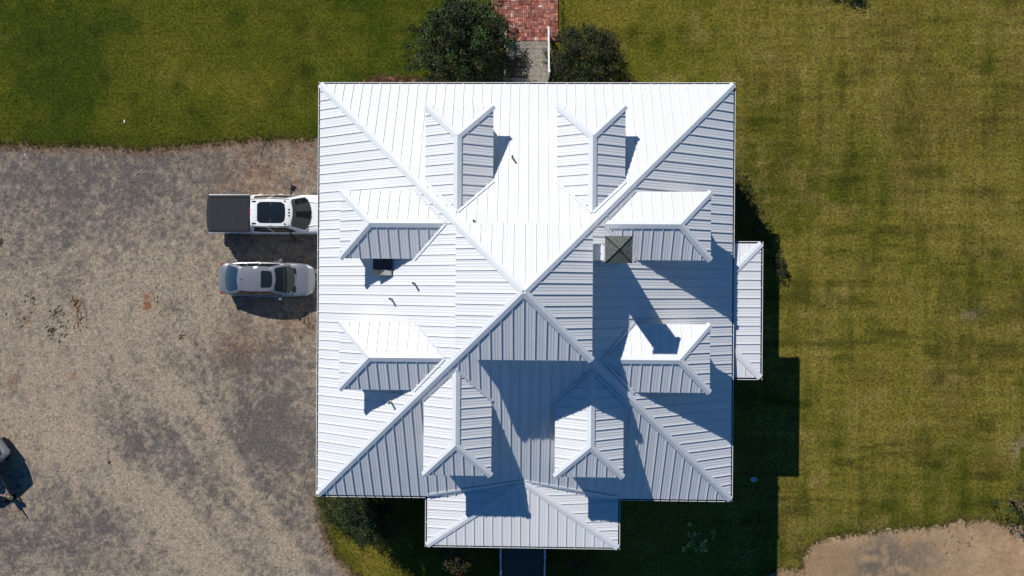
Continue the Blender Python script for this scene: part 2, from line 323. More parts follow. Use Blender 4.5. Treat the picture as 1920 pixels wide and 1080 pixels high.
# brick path, basket weave, one sheet of separate bricks
b = MB(); bx0, bx1 = -1.86, 1.86; by0 = 13.12
bcols = [(.25, .085, .062), (.28, .11, .08), (.22, .065, .05), (.33, .13, .085), (.25, .12, .09), (.17, .06, .05), (.34, .17, .12), (.20, .10, .085)]
def brick(x0, x1, y0, y1):
    g = .004; c = random.choice(bcols); k = random.uniform(.85, 1.8)
    if random.random() < .022: c = (.48, .42, .38)
    z = .075+random.uniform(-.004, .004)
    X0, X1, Y0, Y1 = x0+g, x1-g, y0+g, y1-g
    tl = [random.uniform(-.002, .002) for _ in range(4)]; e = .006
    top = [(X0+e, Y0+e, z+tl[0]), (X1-e, Y0+e, z+tl[1]), (X1-e, Y1-e, z+tl[2]), (X0+e, Y1-e, z+tl[3])]; bot = [(X0, Y0, .03), (X1, Y0, .03), (X1, Y1, .03), (X0, Y1, .03)]
    col = tuple(min(1, q*k) for q in c); b.face(top, c=col)
    for i in range(4): j = (i+1) % 4; b.face([bot[i], bot[j], top[j], top[i]], c=col)
nb = int((bx1-bx0)/.207)
for i in range(nb):
    for j in range(44):
        x = bx0+i*.207; y = by0+.62+j*.207
        if (i+j) % 2: brick(x, x+.205, y, y+.102); brick(x, x+.205, y+.103, y+.205)
        else: brick(x, x+.102, y, y+.205); brick(x+.103, x+.205, y, y+.205)
for r in range(3):
    yy = by0+r*.207
    for k in range(int((bx1-bx0-.05)/.104)):
        x = bx0+.02+k*.104
        if -1.5 < x < 1.62: brick(x, x+.103, yy, yy+.205)
b.box(bx0+.02, bx0+.207*nb-.01, by0-.01, by0+9.8, .0, .05, c=(.16, .12, .10))
tag(b.build('brick_path', M['brick'], color=True), kind='structure')

# grass fringe along the edges of gravel, soil, path and beds + sparse tufts
t = MB()
def tuft(x, y, h, n=7, col=None, sp=.05):
    col = col or (.05, .065, .012)
    for k in range(n):
        a = random.uniform(0, 6.28); r = random.uniform(0, sp); bx, by = x+r*math.cos(a), y+r*math.sin(a)
        a2 = random.uniform(0, 6.28); l = h*random.uniform(.5, 1.1); w = random.uniform(.006, .014)
        dx, dy = math.cos(a2)*l*.75, math.sin(a2)*l*.75; nx, ny = -math.sin(a2)*w, math.cos(a2)*w; k2 = random.uniform(.7, 1.3)
        c = tuple(q*k2 for q in col)
        t.face([(bx-nx, by-ny, .0), (bx+nx, by+ny, .0), (bx+dx, by+dy, l*.75)], c=c)
def along(poly, n, jit, lim=lambda x, y: abs(x) < 29 and -16.5 < y < 16.5):
    segs = list(zip(poly[:-1], poly[1:])); L = [math.hypot(q[0]-p[0], q[1]-p[1]) for p, q in segs]
    for (p, q), l in zip(segs, L):
        for _ in range(int(l*n)):
            s = random.random(); x = p[0]+(q[0]-p[0])*s; y = p[1]+(q[1]-p[1])*s
            a, bb = wob(np.array([x]), np.array([y]), .3); x -= float(a[0]); y -= float(bb[0])
            x += random.gauss(0, jit); y += random.gauss(0, jit)
            if lim(x, y): yield x, y
def tcol(x, y):
    c = lawn_col(np.array([x]), np.array([y]))[0]*random.uniform(.75, 1.35); return tuple(float(q) for q in c)
GT = [(.10, .10, .018), (.05, .07, .01), (.17, .12, .05), (.07, .05, .02), (.035, .05, .01)]
for x, y in along(DRIVE[:8], 55, .13): tuft(x, y, .10, 6, random.choice(GT))
for x, y in along(DRIVE[10:19], 55, .12): tuft(x, y, .10, 6, random.choice(GT))
for x, y in along(DIRT[:17], 55, .11): tuft(x, y, .10, 6, random.choice(GT))
for x, y in along(MULCH[:6], 30, .06): tuft(x, y, .10, 6, random.choice(GT[:3]))
for sx in (-1.92, 1.92):
    for _ in range(160): tuft(sx+random.gauss(0, .03), random.uniform(13, 17), .10, 6, random.choice(GT))
tag(t.build('grass_fringe', M['tuft'], color=True), 'rough uncut grass along the edges of the gravel, soil and brick path', 'grass', kind='stuff')

# pebbles and litter on the gravel
st = MB()
for _ in range(2600):
    x = random.uniform(-28.5, -9.5); y = random.uniform(-15.5, 6.8)
    if not inside(np.array([x]), np.array([y]), DRIVE)[0]: continue
    r = random.choice((.015, .02, .02, .028, .04)); z = .006; k = random.uniform(.5, 1.5); c = tuple(q*k for q in random.choice(((.17, .155, .14), (.12, .11, .10), (.26, .22, .17), (.10, .085, .07))))
    n = 5; a0 = random.uniform(0, 6); ring = [(x+r*math.cos(a0+6.283*i/n)*random.uniform(.8, 1.3), y+r*math.sin(a0+6.283*i/n)*random.uniform(.6, 1.1), z) for i in range(n)]
    top = (x, y, z+r*.8)
    for i in range(n): st.face([ring[i], ring[(i+1) % n], top], c=c)
for (px, py, r, c) in ((47, 290, .05, (.7, .7, .68)), (70, 292, .035, (.6, .6, .58)), (135, 471, .05, (.7, .7, .7)), (119, 399, .05, (.02, .02, .02)), (573, 660, .04, (.7, .7, .7)), (515, 885, .04, (.6, .5, .4)), (205, 868, .06, (.03, .03, .03)), (64, 1024, .03, (.6, .6, .6))):
    p = G(px, py); n = 7; ring = [(p.x+r*math.cos(6.283*i/n), p.y+r*.7*math.sin(6.283*i/n), .006) for i in range(n)]
    for i in range(n): st.face([ring[i], ring[(i+1) % n], (p.x, p.y, .006+r*.6)], c=c)
tag(st.build('loose_stones', M['brick'], color=True), 'loose stones scattered over the gravel driveway', 'stones', kind='stuff')

lt = MB()
for (px, py, n_, r_) in ((97, 622, 26, .22), (103, 590, 16, .3), (150, 600, 26, .35), (143, 565, 16, .25), (60, 560, 10, .3), (2, 455, 14, .15), (340, 632, 10, .15), (570, 600, 20, .6), (205, 868, 10, .12), (120, 610, 20, .7), (40, 600, 16, .8), (300, 560, 10, .6), (500, 270, 40, 1.4), (300, 272, 30, 2.0), (620, 1010, 30, .6), (1500, 1050, 26, .6), (1800, 1000, 24, 1.2)):
    c0 = G(px, py)
    for _ in range(n_):
        x = c0.x+random.gauss(0, r_*.5); y = c0.y+random.gauss(0, r_*.7); a = random.gauss(1.2, .7); l = random.uniform(.03, .11); w_ = random.uniform(.008, .02)
        dx, dy = math.cos(a)*l, math.sin(a)*l; nx, ny = -math.sin(a)*w_, math.cos(a)*w_; k = random.uniform(.5, 1.6)
        lt.face([(x-dx-nx, y-dy-ny, .018), (x+dx-nx, y+dy-ny, .03), (x+dx+nx, y+dy+ny, .018), (x-dx+nx, y-dy+ny, .03)], c=(.055*k, .035*k, .02*k))
tag(lt.build('leaf_litter', M['brick'], color=True), 'dead leaves and broken twigs scattered on the gravel and lawn edges', 'leaf litter', kind='stuff')

# ------------------------------------------------------------------ the house
A = 9.192; ZE = 5.9056; S = .5204; B = 2.518; ZU = 10.924; SU = .50; OFF = 2.668; WD = 1.3806; DF = 1.6864; DZ = 2.441; SD = .4975
EX, EY0, EY1, ZEL = 10.597, 2.264, -3.888, 5.461; PX0, PX1, PY, ZP = -4.3365, 4.297, -11.40, 5.787
INS = .10                                       # panel edge lies this far inside the gutter's outer lip

def roof_face(mb, pts, udir, phase_pt, seams=True, seam_h=.033, pitch=PITCH):
    """one pitched plane: sheet plus standing seams that run up the slope"""
    pts = [Vector(p) for p in pts]; u = Vector(udir).normalized(); n = (pts[1]-pts[0]).cross(pts[2]-pts[0]).normalized()
    if n.z < 0: n = -n; pts = pts[::-1]
    v = n.cross(u).normalized(); o = Vector(phase_pt)
    if v.z < 0: v = -v
    U = [((p-o).dot(u), (p-o).dot(v)) for p in pts]; base = pts[0]
    mb.face(pts, uv=U)
    if not seams: return n
    umin = min(q[0] for q in U); umax = max(q[0] for q in U); k = math.ceil(umin/pitch)
    P0 = o+n*((pts[0]-o).dot(n))
    while k*pitch < umax:
        uu = k*pitch; k += 1; hits = []
        for (a, b_) in zip(U, U[1:]+U[:1]):
            if (a[0]-uu)*(b_[0]-uu) < 0:
                s = (uu-a[0])/(b_[0]-a[0]); hits.append(a[1]+s*(b_[1]-a[1]))
        hits.sort()
        for v0, v1 in zip(hits[::2], hits[1::2]):
            if v1-v0 < .05: continue
            a = P0+u*uu+v*v0; c = P0+u*uu+v*(v1-.01); mb.bar(a, c, .028, seam_h, n, taper=.6)
    return n
def cap(mb, a, b_, n1, n2, w=.145, lift=.036):
    """folded ridge or hip cap over the edge a-b between planes with normals n1, n2"""
    a = Vector(a); b_ = Vector(b_); e = (b_-a).normalized(); mid = (n1+n2).normalized()
    prof = []
    for n, sg in ((n1, -1), (n2, 1)):
        d = n.cross(e).normalized()
        if d.z > 0: d = -d
        prof.append((d, n))
    (d1, m1), (d2, m2) = prof
    sec = [d1*w+m1*.004, d1*w+m1*lift, mid*(lift+.012), d2*w+m2*lift, d2*w+m2*.004]
    for p, q in zip(sec[:-1], sec[1:]): mb.face([a+p, b_+p, b_+q, a+q])
    mb.face([a+s for s in sec]); mb.face([b_+s for s in sec][::-1])
def gutter(mb, a, b_, out, drop=.13, w=.12, brackets=True, c0=0, c1=0):
    """open channel along the eave a-b; out = outward direction; outer lip on the line"""
    a = Vector(a); b_ = Vector(b_); out = Vector(out); d = (b_-a).normalized(); a = a-d*c0; b_ = b_+d*c1; up = Vector((0, 0, 1)); zt = -.012
    th = .022
    o0 = [a, b_]
    def q(x, z): return [p+out*x+up*z for p in (a, b_)]
    outer = q(0, zt); outb = q(-.02, zt-drop); inb = q(-w, zt-drop); lip = q(-th, zt); inl = q(-th-.004, zt-drop+.012); inr = q(-w+.004, zt-drop+.012); bt = q(-w, zt-.02)
    F = lambda P, Q, m=0: mb.face([P[0], P[1], Q[1], Q[0]], m=m)
    F(outb, outer); F(outer, lip); F(lip, inl, 1); F(inl, inr, 1); F(inr, bt, 1); F(inb, outb)
    for e in (0, 1): mb.face([outer[e], outb[e], inb[e], bt[e]])
    if brackets:
        L = (b_-a).length; k = max(1, int(L/.9))
        for i in range(1, k): p = a+d*(L*i/k); mb.bar(p+up*(zt-.012)-out*.01, p+up*(zt-.012)-out*(w-.005), .022, .012)

house = tag(empty('house'), 'large white square house under a ribbed white metal hip roof with eight dormers', 'house')
dz0 = S*INS; E_ = A-INS; ze0 = ZE+dz0; BI = 1.95; zb = ZE+S*(A-BI)
mr = MB()
nN = roof_face(mr, [(-E_, E_, ze0), (E_, E_, ze0), (BI, BI, zb), (-BI, BI, zb)], (1, 0, 0), (1.352, E_, ze0))
nW = roof_face(mr, [(-E_, -E_, ze0), (-E_, E_, ze0), (-BI, BI, zb), (-BI, -BI, zb)], (0, 1, 0), (-E_, 6.722, ze0))
nE = roof_face(mr, [(E_, -E_, ze0), (E_, E_, ze0), (BI, BI, zb), (BI, -BI, zb)], (0, 1, 0), (E_, 3.406, ze0))
nS = roof_face(mr, [(-E_, -E_, ze0), (E_, -E_, ze0), (BI, -BI, zb), (-BI, -BI, zb)], (1, 0, 0), (-7.031, -E_, ze0))
mr.box(-E_+.02, E_-.02, -E_+.02, E_-.02, ZE-.16, ZE-.10)                # soffit
for sgn in (-1, 1):
    mr.box(-E_, E_, *sorted((sgn*E_, sgn*(E_-.025))), ZE-.16, ZE+.03); mr.box(*sorted((sgn*E_, sgn*(E_-.025))), -E_+.03, E_-.03, ZE-.158, ZE+.03)
main_roof = mr.build('main_roof', M['roof'], house)
ns = {(-1, 1): (nN, nW), (1, 1): (nN, nE), (-1, -1): (nS, nW), (1, -1): (nS, nE)}
for (sx, sy), (n1, n2) in ns.items():
    c = MB(); cap(c, (sx*(E_-.01), sy*(E_-.01), ze0+S*.01), (sx*BI, sy*BI, zb), n1, n2); c.build('ridge_cap', M['trim'], main_roof)
for nm, a, b_, o, k0, k1 in (('N', (-A, A, ZE), (A, A, ZE), (0, 1, 0), 0, 0), ('W', (-A, -A, ZE), (-A, A, ZE), (-1, 0, 0), 0, -.12), ('E', (A, -A, ZE), (A, A, ZE), (1, 0, 0), 0, -.12),
                     ('S', (-A, -A, ZE), (PX0, -A, ZE), (0, -1, 0), -.12, .0), ('S2', (PX1, -A, ZE), (A, -A, ZE), (0, -1, 0), 0, -.12)):
    g = MB(); gutter(g, a, b_, o, c0=k0, c1=k1); g.build('gutter', [M['gutter'], M['gutter_shade']], main_roof)

# walls of the main floor
WL = 8.9; w = MB(); z0, z1 = 1.0, ZE-.17
for k in range(int((z1-z0)/.18)):
    zz = z0+k*.18; w.box(-WL, WL, -WL, WL, zz, zz+.168); w.box(-WL+.012, WL-.012, -WL+.012, WL-.012, zz+.168, zz+.18)
w.box(-WL+.08, WL-.08, -WL+.08, WL-.08, .0, 1.0)
w.build('wall', M['wall'], house)
def window(parent, cx, cy, cz, w_, h_, face):                      # face: outward unit axis
    rz = {(0, 1): 0, (-1, 0): math.pi/2, (0, -1): math.pi, (1, 0): -math.pi/2}[face]
    f = MB(); t_ = .07
    f.box(-w_/2-t_, w_/2+t_, .0, .05, h_/2, h_/2+t_); f.box(-w_/2-t_, w_/2+t_, .0, .06, -h_/2-t_, -h_/2)
    f.box(-w_/2-t_, -w_/2, .0, .05, -h_/2, h_/2); f.box(w_/2, w_/2+t_, .0, .05, -h_/2, h_/2); f.box(-w_/2, w_/2, .01, .035, -.02, .02)
    f.box(-w_/2, w_/2, .003, .012, -h_/2, h_/2, m=1)
    o = f.build('window', [M['trim'], M['glass']], parent); o.location = (cx, cy, cz); o.rotation_euler = (0, 0, rz); return o
for sx, sy in ((0, 1), (-1, 0), (0, -1), (1, 0)):
    for u in (-6.6, -4.2, 3.9, 6.6):
        window(house, sx*WL+(u if sy else 0), sy*WL+(u if sx else 0), 3.4, 1.1, 1.9, (sx, sy))
for sy in (1, -1):
    d = MB(); d.box(-.5, .5, 0, .045, 1.31, 3.5); d.box(-.36, .36, .045, .055, 2.3, 3.3, m=1); d.box(-.36, .36, .045, .06, 1.5, 2.1); d.box(-.6, -.5, 0, .06, 1.31, 3.6); d.box(.5, .6, 0, .06, 1.31, 3.6); d.box(-.5, .5, 0, .06, 3.5, 3.6)
    o = d.build('door', [M['wall'], M['glass']], house); o.location = (0, sy*WL, 0); o.rotation_euler = (0, 0, 0 if sy > 0 else math.pi)

# raised middle block and its pyramid roof
uw = MB(); UB = 2.17
for k in range(15):
    zz = 8.9+k*.135; uw.box(-UB, UB, -UB, UB, zz, zz+.123); uw.box(-UB+.012, UB-.012, -UB+.012, UB-.012, zz+.123, zz+.135)
uw.build('upper_wall', M['wall'], house)
ur = MB(); za = ZU+SU*B; ap = (0, 0, za)
cs = {k: (k[0]*B, k[1]*B, ZU) for k in ((-1, 1), (1, 1), (-1, -1), (1, -1))}
uN = roof_face(ur, [cs[-1, 1], cs[1, 1], ap], (1, 0, 0), (.433, B, ZU)); uS = roof_face(ur, [cs[-1, -1], cs[1, -1], ap], (1, 0, 0), (.007, -B, ZU))
uW = roof_face(ur, [cs[-1, -1], cs[-1, 1], ap], (0, 1, 0), (-B, -.857, ZU)); uE = roof_face(ur, [cs[1, -1], cs[1, 1], ap], (0, 1, 0), (B, -.892, ZU))
ur.box(-B+.01, B-.01, -B+.01, B-.01, ZU-.12, ZU-.06)
for s_ in (-1, 1): ur.box(-B+.004, B-.004, *sorted((s_*(B-.004), s_*(B-.03))), ZU-.14, ZU-.002); ur.box(*sorted((s_*(B-.004), s_*(B-.03))), -B+.04, B-.04, ZU-.138, ZU-.002)
upper_roof = ur.build('upper_roof', M['roof'], house)
for (sx, sy), (n1, n2) in {(-1, 1): (uN, uW), (1, 1): (uN, uE), (-1, -1): (uS, uW), (1, -1): (uS, uE)}.items():
    c = MB(); cap(c, (sx*(B-.005), sy*(B-.005), ZU+.002), (sx*.03, sy*.03, za-.015), n1, n2, w=.14); c.build('ridge_cap', M['trim'], upper_roof)

# dormers
def dormer(ang, off, label):
    """local frame: +v points outward; origin on the main roof's centre line"""
    root = empty('dormer', (0, 0, 0), ang, house); root['label'] = label
    yf = A-DF; zd = ZE+DZ; zr = zd+SD*WD; ybe = A-DZ/S-.04; ybr = A-(zr-ZE)/S-.04
    X = lambda x: off+x
    r = MB()
    front = [(X(-WD), yf, zd), (X(WD), yf, zd), (X(0), yf-WD, zr)]
    nF = roof_face(r, front, (1, 0, 0), (X(.15), yf, zd))
    L_ = [(X(-WD), ybe, zd), (X(-WD), yf, zd), (X(0), yf-WD, zr), (X(0), ybr, zr)]
    R2 = [(X(WD), ybe, zd), (X(WD), yf, zd), (X(0), yf-WD, zr), (X(0), ybr, zr)]
    nL = roof_face(r, L_, (0, 1, 0), (X(-WD), yf-.41, zd)); nR = roof_face(r, R2, (0, 1, 0), (X(WD), yf-.41, zd))
    # fascia and soffit
    r.box(X(-WD)+.004, X(WD)-.004, yf-.03, yf-.004, zd-.12, zd-.002)
    for sg in (-1, 1): r.box(*sorted((X(sg*(WD-.004)), X(sg*(WD-.03)))), ybe+.3, yf-.035, zd-.12, zd-.002)
    r.box(X(-WD)+.01, X(WD)-.01, ybe+.3, yf-.01, zd-.10, zd-.06)
    rf = r.build('dormer_roof', M['roof'], root)
    c = MB(); cap(c, (X(0), yf-WD+.02, zr), (X(0), ybr, zr), nL, nR, w=.165)
    c.build('ridge_cap', M['trim'], rf)
    for sg, n_ in ((-1, nL), (1, nR)):
        c = MB(); cap(c, (X(sg*(WD-.005)), yf-.005, zd+.002), (X(sg*.02), yf-WD+.02, zr-.012), nF, n_, w=.135); c.build('ridge_cap', M['trim'], rf)
    # valley flashing on the main slope, either side
    mz = lambda y: ZE+S*(A-y)
    v = MB()
    for sg in (-1, 1):
        a = Vector((X(sg*WD), ybe+.04, 0)); b_ = Vector((X(0), ybr+.04, 0)); d = (b_-a).normalized(); o = Vector((sg*abs(d.y), 0, 0)) + Vector((0, -abs(d.x), 0)); o.normalize()
        P = [a-d*.0, b_+d*.02, b_+d*.02+o*.10, a-d*.0+o*.10]; P = [Vector((p.x, p.y, mz(p.y)+.040)) for p in P]; Q = [p-Vector((0, 0, .035)) for p in P]
        v.face(P if sg > 0 else P[::-1]); v.face([P[2], P[3], Q[3], Q[2]]); v.face([P[3], P[0], Q[0], Q[3]]); v.face([P[1], P[2], Q[2], Q[1]])
    v.build('valley_flashing', M['trim'], root)
    # walls
    ow = .31; wl = MB(); x0, x1 = X(-WD+ow), X(WD-ow); y1 = yf-ow; y0 = ybe+.25
    zf = mz(y1)-.03; wl.box(x0, x1, y1-.1, y1, zf, zd-.055)
    for xx in (x0, x1-.1):
        a = [(xx, y0, mz(y0)-.03), (xx, y1-.1, zf), (xx, y1-.1, zd-.055), (xx, y0, zd-.055)]; b2 = [(p[0]+.1, p[1], p[2]) for p in a]
        wl.face(a[::-1]); wl.face(b2)
    for k in range(1, 12):                                          # siding laps
        zz = zf+k*.15
        if zz < zd-.1: wl.box(x0, x1, y1, y1+.012, zz, zz+.012)
    wl.build('wall', M['wall'], root)
    window(root, X(0), y1, zf+(zd-zf)*.5+.05, .95, 1.0, (0, 1))
    return root
side = {0: 'north', math.pi/2: 'west', math.pi: 'south', -math.pi/2: 'east'}
labels = {(0, -1): 'dormer above the brick path side, nearer the parked pickup', (0, 1): 'dormer above the brick path side, nearer the large lawn',
          (math.pi/2, 1): 'dormer with a black vent box beside it', (math.pi/2, -1): 'dormer on the driveway side with a thin pipe below it',
          (math.pi, 1): 'fully sunlit dormer above the rear porch', (math.pi, -1): 'dormer above the rear porch, its back half in shade',
          (-math.pi/2, -1): 'dormer beside the chimney', (-math.pi/2, 1): 'dormer crossed by the shadow of the chimney'}
for ang in side:
    for sg in (-1, 1): dormer(ang, sg*OFF, labels[ang, sg])

# rear porch roof (south)
pz = ZE+S*(A-8.304)+.02; apx = (0.03, -8.304, pz)
pr = MB(); i = INS*.9
pW = roof_face(pr, [(PX0+i, PY+i, ZP+.014), apx, (PX0+i, -A+.02, ZP+.02)], (0, 1, 0), (PX0+i, -9.685, ZP+.014))
pE = roof_face(pr, [(PX1-i, PY+i, ZP+.014), apx, (PX1-i, -A+.02, ZP+.02)], (0, 1, 0), (PX1-i, -10.513, ZP+.014))
pS = roof_face(pr, [(PX0+i, PY+i, ZP+.014), (PX1-i, PY+i, ZP+.014), apx], (1, 0, 0), (-.529, PY+i, ZP+.014))
pr.box(PX0+i, PX1-i, PY+i, -8.95, ZP-.16, ZP-.08)
for xx in (PX0+i, PX1-i-.03): pr.box(xx, xx+.03, PY+i, -9.0, ZP-.17, ZP+.0)
pr.box(PX0+i+.03, PX1-i-.03, PY+i, PY+i+.03, ZP-.17, ZP+.0)
porch_roof = pr.build('porch_roof', M['roof'], house)
c = MB(); cap(c, (PX0+i, PY+i, ZP+.014), apx, pW, pS, w=.135); c.build('ridge_cap', M['trim'], porch_roof)
c = MB(); cap(c, (PX1-i, PY+i, ZP+.014), apx, pE, pS, w=.135); c.build('ridge_cap', M['trim'], porch_roof)
for a, b_, o, k1 in (((PX0, PY, ZP), (PX0, -A-.0, ZP), (-1, 0, 0), 0), ((PX1, PY, ZP), (PX1, -A-.0, ZP), (1, 0, 0), 0), ((PX0+.12, PY, ZP), (PX1-.12, PY, ZP), (0, -1, 0), 0)):
    g = MB(); gutter(g, a, b_, o); g.build('gutter', [M['gutter'], M['gutter_shade']], porch_roof)
g = MB()                                                           # flashing where the porch roof dies into the main slope
for a in ((PX0+.12, -A+.10, ZP+.0), (PX1-.12, -A+.10, ZP+.0)):
    mz = lambda y: ZE+S*(A+y)
    n_ = 12; P = [Vector(a).lerp(Vector(apx), k/n_) for k in range(n_+1)]
    Q = [Vector((p.x, p.y+.10, mz(p.y+.10)+.044)) for p in P]; P = [Vector((p.x, p.y-.01, max(p.z, mz(p.y))+.03)) for p in P]
    for k in range(n_): g.face([P[k], P[k+1], Q[k+1], Q[k]])
    for k in range(n_): g.face([Q[k], Q[k+1], Q[k+1]-Vector((0, 0, .04)), Q[k]-Vector((0, 0, .04))])
g.build('valley_flashing', M['trim'], porch_roof)
pf = MB(); pf.box(PX0+.35, PX1-.35, PY+.35, -WL-.002, 1.12, 1.3); pf.box(PX0+.45, PX1-.45, PY+.45, -WL-.1, 0, 1.1)
pf.build('porch_floor', M['shadedeck'], house)
for x in (PX0+.5, -1.25, 1.25, PX1-.5):
    p = MB(); p.box(x-.09, x+.09, PY+.42, PY+.60, 1.3, ZP-.16); p.box(x-.12, x+.12, PY+.39, PY+.63, 1.3, 1.45); p.box(x-.12, x+.12, PY+.39, PY+.63, ZP-.3, ZP-.165)
    p.build('porch_column', M['trim'], house, bevel=.008)

# side wing roof (east)
sr = MB(); i = INS; sl = .13; xw = 8.9; hh = ZEL+.012; run = EX-i-xw
yn, ys_ = EY0-i, EY1+i
eE = roof_face(sr, [(EX-i, ys_, hh), (EX-i, yn, hh), (xw, yn-run, hh+sl*run), (xw, ys_+run, hh+sl*run)], (0, 1, 0), (EX-i, .968, hh))
eN = roof_face(sr, [(EX-i, yn, hh), (xw, yn, hh), (xw, yn-run, hh+sl*run)], (1, 0, 0), (9.9, yn, hh))
eS = roof_face(sr, [(EX-i, ys_, hh), (xw, ys_, hh), (xw, ys_+run, hh+sl*run)], (1, 0, 0), (9.8, ys_, hh))
sr.box(xw, EX-i, ys_, yn, ZEL-.14, ZEL-.07); sr.box(EX-i-.03, EX-i, ys_, yn, ZEL-.15, ZEL)
for yy in (ys_, yn-.03): sr.box(xw, EX-i-.03, yy, yy+.03, ZEL-.15, ZEL)
side_roof = sr.build('side_roof', M['roof'], house)
c = MB(); cap(c, (EX-i, yn, hh), (xw, yn-run, hh+sl*run), eE, eN, w=.14); c.build('ridge_cap', M['trim'], side_roof)
c = MB(); cap(c, (EX-i, ys_, hh), (xw, ys_+run, hh+sl*run), eE, eS, w=.14); c.build('ridge_cap', M['trim'], side_roof)
for a, b_, o in (((EX, EY1, ZEL), (EX, EY0, ZEL), (1, 0, 0)), ((A+.02, EY0, ZEL), (EX-.12, EY0, ZEL), (0, 1, 0)), ((A+.02, EY1, ZEL), (EX-.12, EY1, ZEL), (0, -1, 0))):
    g = MB(); gutter(g, a, b_, o); g.build('gutter', [M['gutter'], M['gutter_shade']], side_roof)
sw = MB(); sw.box(8.7, EX-.8, EY1+.5, EY0-.75, 0, ZEL-.141); sw.build('side_wing_wall', M['wall'], house)
window(house, EX-.8, -.8, 3.3, 1.4, 1.5, (1, 0))

# chimney
ZC = 12.25; p1 = G(1135, 444.5, ZC); p2 = G(1186, 491, ZC); cxm, cym = (p1.x+p2.x)/2, (p1.y+p2.y)/2; hw = (p2.x-p1.x)/2; hb = hw-.13
ch = MB(); ch.box(cxm-hb, cxm+hb, cym-hb, cym+hb, 8.7, ZC-.28)
for k in range(7): ch.box(cxm-hb-.012, cxm+hb+.012, cym-hb-.012, cym+hb+.012, 9.3+k*.38, 9.32+k*.38)
for sx in (-1, 1):
    for sy in (-1, 1): ch.box(*sorted((cxm+sx*(hb+.02), cxm+sx*(hb-.07))), *sorted((cym+sy*(hb+.02), cym+sy*(hb-.07))), 8.72, ZC-.281)
ch.box(cxm-hb-.36, cxm-hb-.013, cym-hb*.9, cym+hb*.9, 8.8, 10.45)  # shoulder added to block a sliver of sun beside the upper roof
chim = ch.build('chimney', M['trim'], house)
cc = MB(); q = [(cxm-hw, cym-hw, ZC-.06), (cxm+hw, cym-hw, ZC-.06), (cxm+hw, cym+hw, ZC-.06), (cxm-hw, cym+hw, ZC-.06)]; tp = (cxm, cym, ZC+.10)
for k in range(4): cc.face([q[k], q[(k+1) % 4], tp])
cc.box(cxm-hw+.01, cxm+hw-.01, cym-hw+.01, cym+hw-.01, ZC-.14, ZC-.062)
for sx in (-1, 1):
    for sy in (-1, 1): cc.box(*sorted((cxm+sx*hb*.95, cxm+sx*(hb*.95-.05))), *sorted((cym+sy*hb*.95, cym+sy*(hb*.95-.05))), ZC-.28, ZC-.141)
for k in range(4): cc.bar(Vector(q[k])+Vector((0, 0, .003)), Vector(tp)+Vector((0, 0, .004)), .026, .016, (0, 0, 1), m=1)
cc.build('chimney_cap', [M['slate'], M['black']], chim)
ck = MB()                                                           # flashing round the foot
mzE = lambda x: ZE+S*(A-x)
ck.box(cxm+hb+.021, cxm+hb+.15, cym-hb-.05, cym+hb+.05, mzE(cxm+hb)-.1, mzE(cxm+hb)+.05)
ck.build('flashing', M['trim'], chim)

# roof furniture
vb = MB(); p = G(717, 500, 7.95); base = ZE+S*(A+p.x)
vb.box(p.x-.36, p.x+.34, p.y-.33, p.y+.36, base-.3, base+.24); vb.box(p.x-.40, p.x+.40, p.y-.37, p.y+.40, base+.241, base+.285)
vb.box(p.x-.02, p.x+.02, p.y-.37, p.y+.40, base+.286, base+.30)
vbo = vb.build('vent_box', M['dark'], house, bevel=.015)
lv = MB(); x_, y_, zt = p.x+.12, p.y-.30, base+.287
lv.face([(x_-.24, y_-.05, zt), (x_+.26, y_-.05, zt), (x_+.24, y_+.12, zt+.05), (x_-.0, y_+.16, zt+.07)]); lv.face([(x_-.24, y_-.05, zt-.03), (x_+.26, y_-.05, zt-.03), (x_+.26, y_-.05, zt), (x_-.24, y_-.05, zt)])
lv.build('vent_flap', M['pale'], vbo)
def pipe(px, py, plane, h=.42):
    d = Rc @ Vector(((px-960)/1280, (540-py)/1280, -1)); o = Vector((CAMX, CAMY, H))
    n = {'N': (0, S, 1), 'S': (0, -S, 1), 'W': (-S, 0, 1), 'E': (S, 0, 1)}[plane]; n = Vector(n); t_ = (ZE+S*A-n.dot(o))/n.dot(d); q = o+d*t_
    m_ = MB(); m_.tube(q-Vector((0, 0, .1)), q+Vector((0, 0, h)), .042, n=12, m=0, cap=False); m_.tube(q+Vector((0, 0, h-.02)), q+Vector((0, 0, h)), .052, n=12, cap=False)
    m_.tube(q+Vector((0, 0, h-.05)), q+Vector((0, 0, h-.04)), .038, n=12, m=1)
    m_.tube(q-Vector((0, 0, .08)), q+Vector((0, 0, .08)), .10, .05, n=12, m=2)
    m_.build('vent_pipe', [M['pipe'], M['black'], M['trim']], house, smooth=False)
for a in ((961, 296, 'N', .35), (889, 415, 'N', .28), (777, 531, 'W', .38), (734, 560, 'W', .38), (733, 753, 'W', .38)): pipe(*a)
lw = MB(); p = G(1275, 637, 9.0)
for (px, py) in ((1271, 636), (1229, 660)):                         # white blocks standing in for sun dots in the chimney cap's shadow
    z_ = 8.8
    for _ in range(6): p = G(px, py, z_); z_ = ZE+DZ+SD*(WD-abs(p.y+OFF))
    lw = MB(); lw.box(p.x-.045, p.x+.045, p.y-.045, p.y+.045, z_-.04, z_+.05); lw.build('sun_dot', M['trim'], house)

